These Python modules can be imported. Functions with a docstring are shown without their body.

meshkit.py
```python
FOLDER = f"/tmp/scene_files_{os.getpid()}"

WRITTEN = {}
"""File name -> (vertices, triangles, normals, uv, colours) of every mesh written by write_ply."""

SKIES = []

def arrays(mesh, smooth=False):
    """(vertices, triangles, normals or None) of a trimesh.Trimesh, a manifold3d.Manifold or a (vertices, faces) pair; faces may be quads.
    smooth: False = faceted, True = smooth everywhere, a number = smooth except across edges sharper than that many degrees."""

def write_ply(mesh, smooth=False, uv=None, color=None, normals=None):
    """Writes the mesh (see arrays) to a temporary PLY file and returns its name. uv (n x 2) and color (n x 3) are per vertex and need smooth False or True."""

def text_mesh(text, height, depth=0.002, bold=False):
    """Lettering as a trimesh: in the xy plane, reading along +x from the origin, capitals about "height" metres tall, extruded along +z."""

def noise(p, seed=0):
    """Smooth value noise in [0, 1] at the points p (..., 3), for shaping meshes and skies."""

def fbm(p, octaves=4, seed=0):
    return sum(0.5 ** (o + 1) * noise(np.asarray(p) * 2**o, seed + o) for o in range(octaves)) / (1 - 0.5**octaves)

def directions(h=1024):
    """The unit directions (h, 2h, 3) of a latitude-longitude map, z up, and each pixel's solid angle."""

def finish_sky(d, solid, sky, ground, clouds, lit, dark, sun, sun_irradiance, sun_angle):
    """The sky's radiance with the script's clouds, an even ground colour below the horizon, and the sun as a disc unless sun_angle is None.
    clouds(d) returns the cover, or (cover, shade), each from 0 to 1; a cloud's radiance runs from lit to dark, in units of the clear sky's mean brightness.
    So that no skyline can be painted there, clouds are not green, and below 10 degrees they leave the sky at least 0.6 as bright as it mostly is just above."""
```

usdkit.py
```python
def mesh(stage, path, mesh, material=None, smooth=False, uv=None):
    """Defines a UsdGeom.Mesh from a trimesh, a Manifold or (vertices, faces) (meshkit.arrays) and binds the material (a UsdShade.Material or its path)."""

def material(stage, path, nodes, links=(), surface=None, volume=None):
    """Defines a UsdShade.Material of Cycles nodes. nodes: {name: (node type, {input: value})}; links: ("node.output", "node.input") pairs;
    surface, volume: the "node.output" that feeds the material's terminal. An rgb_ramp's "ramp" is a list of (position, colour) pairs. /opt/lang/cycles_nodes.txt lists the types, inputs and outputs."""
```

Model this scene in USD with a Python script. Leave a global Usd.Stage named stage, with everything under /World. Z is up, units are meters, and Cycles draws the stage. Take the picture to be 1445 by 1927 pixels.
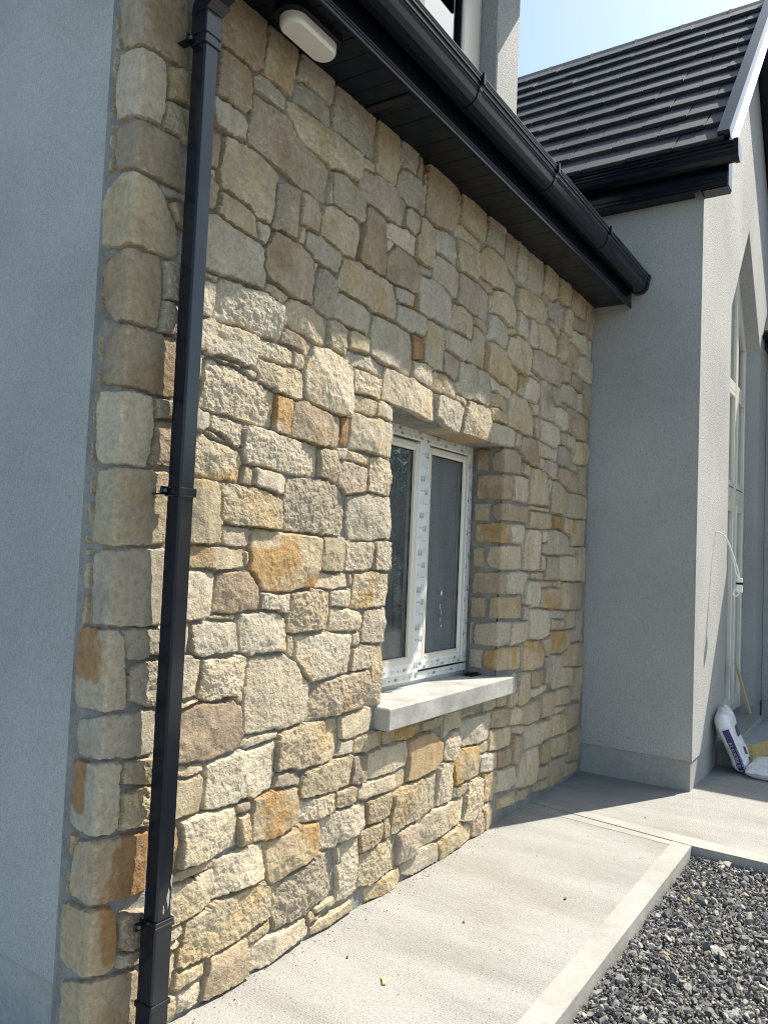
import math, numpy as np, trimesh, usdkit, meshkit
from pxr import Usd, UsdGeom, UsdLux, UsdShade, Gf, Sdf, Vt
from scipy.spatial import Delaunay, cKDTree
import shapely
from shapely.geometry import Polygon, box as sbox
from shapely.ops import unary_union

stage = Usd.Stage.CreateInMemory()
UsdGeom.SetStageUpAxis(stage, UsdGeom.Tokens.z)
UsdGeom.SetStageMetersPerUnit(stage, 1.0)
UsdGeom.Xform.Define(stage, '/World')
UsdGeom.Scope.Define(stage, '/World/Looks')

# ------------------------------------------------------------------ camera, sky, sun, exposure
FPX, YAW, PITCH, ROLL, CX, CY, CZ = (1479.64188, 0.58246, 0.05188, 0.04223, -1.5224, -1.96513, 1.55)
EXPOSURE = 1.05
SKY_STRENGTH = 0.108
SUN_INT = 1.25
TO_SUN = np.array([2.06, -1.0, 2.95]); TO_SUN = TO_SUN / np.linalg.norm(TO_SUN)
cam = UsdGeom.Camera.Define(stage, '/World/camera')
cam.CreateFocalLengthAttr(24.0)
cam.CreateHorizontalApertureAttr(24.0 * 1445 / FPX)
cam.CreateVerticalApertureAttr(24.0 * 1445 / FPX * 1024 / 767)
cam.CreateClippingRangeAttr(Gf.Vec2f(0.05, 2000))
cam.CreateExposureAttr(EXPOSURE)
_f = np.array([math.cos(YAW) * math.cos(PITCH), math.sin(YAW) * math.cos(PITCH), math.sin(PITCH)])
_r = np.array([math.sin(YAW), -math.cos(YAW), 0.0]); _u = np.cross(_r, _f)
_r2 = math.cos(ROLL) * _r + math.sin(ROLL) * _u
_u2 = -math.sin(ROLL) * _r + math.cos(ROLL) * _u
cam.AddTransformOp().Set(Gf.Matrix4d(*_r2, 0, *_u2, 0, *(-_f), 0, CX, CY, CZ, 1))

dome = UsdLux.DomeLight.Define(stage, '/World/sky')
dome.GetPrim().SetCustomDataByKey('kind', 'structure')
dome.GetPrim().SetCustomDataByKey('label', 'clear pale blue sky above the tiled roof')
dome.GetPrim().SetCustomDataByKey('category', 'sky')
sky_m = usdkit.material(stage, '/World/Looks/sky_look', {
    's': ('sky_texture', {'sky_type': 'single_scattering', 'sun_disc': False, 'sun_elevation': float(math.asin(TO_SUN[2])),
                          'sun_rotation': float(math.atan2(TO_SUN[0], TO_SUN[1])), 'altitude': 50.0, 'air_density': 1.0, 'aerosol_density': 2.0, 'ozone_density': 1.6}),
    't': ('mix', {'mix_type': 'multiply', 'fac': 1.0, 'color2': (1.0, 1.06, 1.0)}),
    'b': ('background_shader', {'strength': SKY_STRENGTH})}, [('s.color', 't.color1'), ('t.color', 'b.color')], surface='b.background')
UsdShade.MaterialBindingAPI.Apply(dome.GetPrim()).Bind(sky_m)
sun = UsdLux.DistantLight.Define(stage, '/World/sun')
sun.CreateIntensityAttr(SUN_INT); sun.CreateAngleAttr(0.5); sun.CreateNormalizeAttr(True)
sun.CreateColorAttr(Gf.Vec3f(1.0, 0.94, 0.84))
_z = TO_SUN; _x = np.cross([0, 0, 1.0], _z); _x /= np.linalg.norm(_x); _y = np.cross(_z, _x)
sun.AddTransformOp().Set(Gf.Matrix4d(*_x, 0, *_y, 0, *_z, 0, 0, 0, 20, 1))

# ------------------------------------------------------------------ helpers
_used = {}
def path_for(parent, name):
    base = parent.GetPath().pathString if parent is not None else '/World'
    n = _used.get((base, name), 0); _used[(base, name)] = n + 1
    return base + '/' + (name if n == 0 else '%s_%03d' % (name, n))
def tag(prim, label=None, cat=None, group=None, kind=None):
    for k, v in (('label', label), ('category', cat), ('group', group), ('kind', kind)):
        if v: prim.SetCustomDataByKey(k, v)
    return prim
def thing(name, label, cat, loc=(0, 0, 0), rotz=0.0, group=None, kind=None):
    x = UsdGeom.Xform.Define(stage, path_for(None, name))
    x.AddTranslateOp().Set(Gf.Vec3d(*map(float, loc)))
    if rotz: x.AddRotateZOp().Set(float(rotz))
    return tag(x.GetPrim(), label, cat, group, kind)
def part(name, mesh, mat, parent=None, smooth=False, color=None, label=None):
    m = usdkit.mesh(stage, path_for(parent, name), mesh, mat, smooth)
    if color is not None:
        UsdGeom.PrimvarsAPI(m).CreatePrimvar('stone_color', Sdf.ValueTypeNames.Color3fArray, 'vertex').Set(Vt.Vec3fArray.FromNumpy(np.asarray(color, np.float32)))
    if label: tag(m.GetPrim(), label)
    return m.GetPrim()
cat_ = trimesh.util.concatenate
def bx(x0, x1, y0, y1, z0, z1, ch=0.0):
    """box, with chamfered edges when ch > 0"""
    if ch <= 0:
        b = trimesh.creation.box(extents=(x1 - x0, y1 - y0, z1 - z0)); b.apply_translation(((x0 + x1) / 2, (y0 + y1) / 2, (z0 + z1) / 2)); return b
    p = []
    for sx in (0, 1):
        for sy in (0, 1):
            for sz in (0, 1):
                c = np.array([(x0, x1)[sx], (y0, y1)[sy], (z0, z1)[sz]]); d = np.array([1 - 2 * sx, 1 - 2 * sy, 1 - 2 * sz]) * ch
                for k in range(3):
                    q = c + d; q[k] = c[k]; p.append(q)
    return trimesh.Trimesh(*hull(np.array(p)))
def hull(p):
    h = trimesh.convex.convex_hull(np.asarray(p)); return h.vertices, h.faces
def hullm(p): return trimesh.Trimesh(*hull(p))
def prism(poly2, axis, a, b):
    """extrudes a polygon (list of 2-D points or shapely) along axis 0/1/2 from a to b; 2-D coordinates are the other two axes in order"""
    g = poly2 if hasattr(poly2, 'exterior') else Polygon(poly2)
    m = trimesh.creation.extrude_polygon(g, b - a, engine='earcut'); v = m.vertices.copy()
    out = np.zeros_like(v)
    if axis == 2: out = v + [0, 0, a]
    elif axis == 1: out[:, 0] = v[:, 0]; out[:, 2] = v[:, 1]; out[:, 1] = a + v[:, 2]
    else: out[:, 1] = v[:, 0]; out[:, 2] = v[:, 1]; out[:, 0] = a + v[:, 2]
    r = trimesh.Trimesh(out, m.faces); r.fix_normals(); return r
def tube(pts, r, n=10):
    pts = np.asarray(pts, float); t = np.gradient(pts, axis=0); t /= np.linalg.norm(t, axis=1)[:, None]
    ref = np.array([0, 0, 1.0]) if abs(t[0][2]) < .9 else np.array([1.0, 0, 0]); V = []
    for p_, q in zip(pts, t):
        a = np.cross(q, ref); a /= np.linalg.norm(a); b = np.cross(q, a); ref = ref if abs(q @ ref) < .95 else a
        V += [p_ + r * (math.cos(k * 2 * math.pi / n) * a + math.sin(k * 2 * math.pi / n) * b) for k in range(n)]
    F = []
    for i in range(len(pts) - 1):
        for k in range(n):
            a, b = i * n + k, i * n + (k + 1) % n; F += [[a, b, b + n], [a, b + n, a + n]]
    F += [[0, k + 1, k] for k in range(1, n - 1)]; o = (len(pts) - 1) * n; F += [[o, o + k, o + k + 1] for k in range(1, n - 1)]
    m = trimesh.Trimesh(V, F); m.fix_normals(); return m
def smoothpath(pts, n=24):
    from scipy.interpolate import CubicSpline
    pts = np.asarray(pts, float); t = np.r_[0, np.cumsum(np.linalg.norm(np.diff(pts, axis=0), axis=1))]
    return CubicSpline(t, pts)(np.linspace(0, t[-1], n))
def grid_sheet(x0, x1, z0, z1, step, y, hole=None, amp=0.0, seed=3):
    """wall sheet facing -y with an optional rectangular hole, roughened"""
    xs = np.unique(np.r_[np.linspace(x0, x1, int((x1 - x0) / step) + 2), ([hole[0], hole[1]] if hole else [])])
    zs = np.unique(np.r_[np.linspace(z0, z1, int((z1 - z0) / step) + 2), ([hole[2], hole[3]] if hole else [])])
    X, Z = np.meshgrid(xs, zs, indexing='ij'); Y = np.full_like(X, y)
    P = np.stack([X, np.zeros_like(X), Z], -1).reshape(-1, 3)
    Y = Y.ravel() - amp * (meshkit.fbm(P * 40, 3, seed) - .5) * 2
    V = np.stack([P[:, 0], Y, P[:, 2]], 1); nz = len(zs); F = []
    i, j = np.meshgrid(np.arange(len(xs) - 1), np.arange(nz - 1), indexing='ij'); i = i.ravel(); j = j.ravel()
    if hole:
        cx, cz = (xs[i] + xs[i + 1]) / 2, (zs[j] + zs[j + 1]) / 2
        k = ~((cx > hole[0]) & (cx < hole[1]) & (cz > hole[2]) & (cz < hole[3])); i, j = i[k], j[k]
    a = i * nz + j; F = np.vstack([np.stack([a, a + nz, a + nz + 1], 1), np.stack([a, a + nz + 1, a + 1], 1)])
    return trimesh.Trimesh(V, F, process=False)

# ------------------------------------------------------------------ materials
def mat(name, nodes, links, surface='p.BSDF'): return usdkit.material(stage, '/World/Looks/' + name, nodes, links, surface=surface)
def simple(name, col, rough=0.5, spec=0.5, **kw):
    return mat(name, {'p': ('principled_bsdf', {'base_color': col, 'roughness': rough, 'specular_ior_level': spec, **kw})}, [])
GEO = ('geometry', {})
def mottled(name, c1, c2, scale, rough=.9, fine=None, bump=(0.3, 120, .004), spec=.3, big=None, stretch=None, detail=5):
    """two tones by noise, optional big soft stains, bump"""
    n = {'g': GEO, 'm': ('mapping', {'scale': stretch or (1, 1, 1)}),
         'n': ('noise_texture', {'scale': scale, 'detail': float(detail), 'roughness': .6}), 'r': ('rgb_ramp', {'ramp': [(0.3, c1), (0.7, c2)]}),
         'bn': ('noise_texture', {'scale': float(bump[1]), 'detail': 4.0, 'roughness': .65}), 'b': ('bump', {'strength': float(bump[0]), 'distance': float(bump[2])}),
         'p': ('principled_bsdf', {'roughness': rough, 'specular_ior_level': spec})}
    l = [('g.position', 'm.vector'), ('m.vector', 'n.vector'), ('n.fac', 'r.fac'), ('m.vector', 'bn.vector'), ('bn.fac', 'b.height'), ('b.normal', 'p.normal')]
    last = 'r.color'
    if big:
        n['n2'] = ('noise_texture', {'scale': float(big[0]), 'detail': 4.0}); n['r2'] = ('rgb_ramp', {'ramp': [(0.35, (big[1],) * 3), (0.65, (big[2],) * 3)]})
        n['x2'] = ('mix', {'mix_type': 'multiply', 'fac': 1.0}); l += [('g.position', 'n2.vector'), ('n2.fac', 'r2.fac'), (last, 'x2.color1'), ('r2.color', 'x2.color2')]; last = 'x2.color'
    if fine:
        n['n3'] = ('noise_texture', {'scale': float(fine[0]), 'detail': 2.0}); n['r3'] = ('rgb_ramp', {'ramp': [(fine[1], (fine[2],) * 3), (fine[1] + .12, (1, 1, 1))]})
        n['x3'] = ('mix', {'mix_type': 'multiply', 'fac': 1.0}); l += [('g.position', 'n3.vector'), ('n3.fac', 'r3.fac'), (last, 'x3.color1'), ('r3.color', 'x3.color2')]; last = 'x3.color'
    l.append((last, 'p.base_color'))
    return mat(name, n, l)
M_STONE = mat('sandstone', {
    'a': ('attribute', {'attribute': 'stone_color'}), 'g': GEO,
    'n': ('noise_texture', {'scale': 55.0, 'detail': 6.0, 'roughness': .65}), 'r': ('rgb_ramp', {'ramp': [(.3, (.72, .70, .68)), (.55, (1, 1, 1)), (.75, (1.12, 1.12, 1.10))]}),
    'x': ('mix', {'mix_type': 'multiply', 'fac': 1.0}),
    'n2': ('noise_texture', {'scale': 420.0, 'detail': 2.0}), 'r2': ('rgb_ramp', {'ramp': [(.30, (.72, .70, .66)), (.45, (1, 1, 1))]}), 'x2': ('mix', {'mix_type': 'multiply', 'fac': 1.0}),
    'b1': ('noise_texture', {'scale': 105.0, 'detail': 8.0, 'roughness': .78}), 'b': ('bump', {'strength': .8, 'distance': .010}),
    'p': ('principled_bsdf', {'roughness': .92, 'specular_ior_level': .25})},
    [('g.position', 'n.vector'), ('n.fac', 'r.fac'), ('a.color', 'x.color1'), ('r.color', 'x.color2'), ('g.position', 'n2.vector'), ('n2.fac', 'r2.fac'),
     ('x.color', 'x2.color1'), ('r2.color', 'x2.color2'), ('x2.color', 'p.base_color'), ('g.position', 'b1.vector'), ('b1.fac', 'b.height'), ('b.normal', 'p.normal')])
M_MORTAR = mottled('mortar', (.205, .197, .18), (.32, .309, .283), 18, bump=(.8, 120, .008), big=(2.2, .78, 1.12), fine=(150, .33, .75))
M_RENDER = mottled('rough_render', (.425, .425, .406), (.525, .525, .50), 115, fine=(210, .37, .74), bump=(.9, 130, .010), big=(1.1, .82, 1.06), stretch=(1, 1, .75))
M_RENDERW = mottled('wing_render', (.395, .39, .37), (.49, .483, .456), 75, fine=(130, .35, .78), bump=(1.0, 90, .014), big=(1.0, .86, 1.06), stretch=(1, 1, .8))
M_PLINTH = mottled('plinth_render', (.34, .332, .31), (.415, .404, .378), 40, bump=(.6, 110, .008), big=(1.8, .80, 1.06), fine=(110, .33, .85))
M_CONC = mat('brushed_concrete', {'g': GEO, 'm': ('mapping', {'scale': (9, .8, 1)}), 'm2': ('mapping', {'scale': (2.2, .5, 1)}),
    'n': ('noise_texture', {'scale': 22.0, 'detail': 8.0, 'roughness': .72}), 'r': ('rgb_ramp', {'ramp': [(.28, (.252, .246, .227)), (.7, (.36, .352, .328))]}),
    'n2': ('noise_texture', {'scale': 1.7, 'detail': 6.0, 'roughness': .6}), 'r2': ('rgb_ramp', {'ramp': [(.34, (.79, .785, .77)), (.60, (1.03, 1.03, 1.03))]}), 'x2': ('mix', {'mix_type': 'multiply', 'fac': 1.0}),
    'n3': ('noise_texture', {'scale': 130.0, 'detail': 3.0}), 'r3': ('rgb_ramp', {'ramp': [(.33, (.62, .60, .57)), (.46, (1, 1, 1))]}), 'x3': ('mix', {'mix_type': 'multiply', 'fac': 1.0}),
    'n4': ('noise_texture', {'scale': 1.1, 'detail': 5.0}), 'r4': ('rgb_ramp', {'ramp': [(.36, (.88, .86, .83)), (.50, (1, 1, 1))]}), 'x4': ('mix', {'mix_type': 'multiply', 'fac': 1.0}),
    'ad': ('math', {'math_type': 'add'}), 'b': ('bump', {'strength': .75, 'distance': .005}), 'p': ('principled_bsdf', {'roughness': .9, 'specular_ior_level': .25})},
    [('g.position', 'm.vector'), ('m.vector', 'n.vector'), ('n.fac', 'r.fac'), ('g.position', 'm2.vector'), ('m2.vector', 'n2.vector'), ('n2.fac', 'r2.fac'), ('r.color', 'x2.color1'), ('r2.color', 'x2.color2'),
     ('g.position', 'n3.vector'), ('n3.fac', 'r3.fac'), ('x2.color', 'x3.color1'), ('r3.color', 'x3.color2'), ('g.position', 'n4.vector'), ('n4.fac', 'r4.fac'), ('x3.color', 'x4.color1'), ('r4.color', 'x4.color2'), ('x4.color', 'p.base_color'),
     ('n.fac', 'ad.value1'), ('n3.fac', 'ad.value2'), ('ad.value', 'b.height'), ('b.normal', 'p.normal')])
M_CONCS = mottled('trowelled_concrete', (.285, .276, .25), (.355, .345, .315), 9, fine=(120, .30, .80), bump=(.4, 70, .004), big=(2.4, .86, 1.04), detail=7)
M_CONCV = mottled('concrete_side', (.25, .24, .215), (.34, .33, .30), 20, bump=(.9, 60, .012), fine=(90, .32, .75))
M_SILL = mottled('cast_sill', (.30, .294, .27), (.40, .392, .365), 14, bump=(.35, 90, .004), big=(4.5, .74, 1.06), fine=(110, .31, .75), detail=8)
def plastic(name, c, r):
    return mat(name, {'g': GEO, 'n': ('noise_texture', {'scale': 9.0, 'detail': 5.0}), 'r': ('rgb_ramp', {'ramp': [(.35, (r,) * 3), (.75, (r + .05,) * 3)]}),
        'n2': ('noise_texture', {'scale': 60.0, 'detail': 4.0}), 'r2': ('rgb_ramp', {'ramp': [(.45, c), (.8, tuple(x * 1.3 + .001 for x in c))]}),
        'p': ('principled_bsdf', {'specular_ior_level': .22})},
        [('g.position', 'n.vector'), ('n.fac', 'r.fac'), ('r.color', 'p.roughness'), ('g.position', 'n2.vector'), ('n2.fac', 'r2.fac'), ('r2.color', 'p.base_color')])
M_BLACK = plastic('black_pvc', (.004, .006, .010), .15)
M_BLACKM = plastic('soffit_black', (.003, .006, .013), .24)
M_PIPE = mat('downpipe_gloss', {'g': GEO, 'n': ('noise_texture', {'scale': 14.0, 'detail': 5.0}), 'r': ('rgb_ramp', {'ramp': [(.35, (.10,) * 3), (.75, (.20,) * 3)]}), 'n2': ('noise_texture', {'scale': 5.0, 'detail': 8.0, 'roughness': .7}), 'r2': ('rgb_ramp', {'ramp': [(.50, (.005, .007, .011)), (.80, (.011, .012, .015))]}), 'p': ('principled_bsdf', {'specular_ior_level': .45})},
    [('g.position', 'n.vector'), ('n.fac', 'r.fac'), ('r.color', 'p.roughness'), ('g.position', 'n2.vector'), ('n2.fac', 'r2.fac'), ('r2.color', 'p.base_color')])
M_BEAD = simple('gutter_bead_gloss', (.006, .007, .010), .22, .6)
M_CREAM = simple('cream_upvc', (.66, .60, .50), .32)
M_FILM = simple('white_film', (.70, .695, .66), .3)
M_GREEN = simple('green_print', (.32, .43, .35), .4)
M_DARKP = simple('dark_print', (.14, .16, .135), .4)
M_GREYP = simple('grey_print', (.56, .56, .51), .4)
M_TILE = mottled('roof_tile', (.028, .031, .038), (.044, .047, .054), 6, rough=.62, bump=(.25, 220, .003), big=(1.7, .85, 1.2), spec=.4)
M_TILES = [M_TILE, mottled('roof_tile_dark', (.025, .028, .034), (.039, .042, .049), 6, rough=.55, bump=(.25, 220, .003), spec=.4), mottled('roof_tile_worn', (.036, .038, .044), (.055, .056, .061), 6, rough=.66, bump=(.25, 220, .003), spec=.4)]
M_LAMP = simple('opal_diffuser', (.68, .655, .60), .35)
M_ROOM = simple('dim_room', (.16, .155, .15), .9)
M_STEEL = simple('zinc_screw', (.6, .6, .6), .35, metallic=1.0)
M_BARGE = simple('bright_barge_film', (.72, .74, .77), .22)
def glass(name, ior, tint=(.9, .92, .92), dust=None, grough=.0):
    n = {'f': ('fresnel', {'IOR': ior}), 't': ('transparent_bsdf', {'color': tint}), 'gl': ('glossy_bsdf', {'color': (1, 1, 1), 'roughness': grough}), 'm': ('mix_closure', {})}
    l = [('f.fac', 'm.fac'), ('t.BSDF', 'm.closure1'), ('gl.BSDF', 'm.closure2')]; s = 'm.closure'
    if dust:
        n.update({'g': GEO, 'mp': ('mapping', {'scale': (1, 1, .12)}), 'n': ('noise_texture', {'scale': 14.0, 'detail': 7.0, 'roughness': .65}), 'r': ('rgb_ramp', {'ramp': [(.36, (dust[0],) * 3), (.72, (dust[1],) * 3)]}),
                  'd': ('diffuse_bsdf', {'color': (.5, .5, .48)}), 'm2': ('mix_closure', {})})
        l += [('g.position', 'mp.vector'), ('mp.vector', 'n.vector'), ('n.fac', 'r.fac'), ('r.color', 'm2.fac'), ('m.closure', 'm2.closure1'), ('d.BSDF', 'm2.closure2')]; s = 'm2.closure'
    return mat(name, n, l, surface=s)
M_GLASS1 = glass('pane_glass', 1.55, dust=(.004, .10))
M_GLASS2 = glass('dusty_pane_glass', 1.45, dust=(.055, .11))
M_GLASSDOOR = glass('door_glass', 1.32)
M_GLASSD = glass('coated_pane_glass', 3.6, tint=(.6, .65, .68))
M_TIMBER = mottled('new_timber', (.50, .36, .19), (.62, .47, .28), 20, bump=(.2, 80, .002), stretch=(8, 8, 1))

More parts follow.
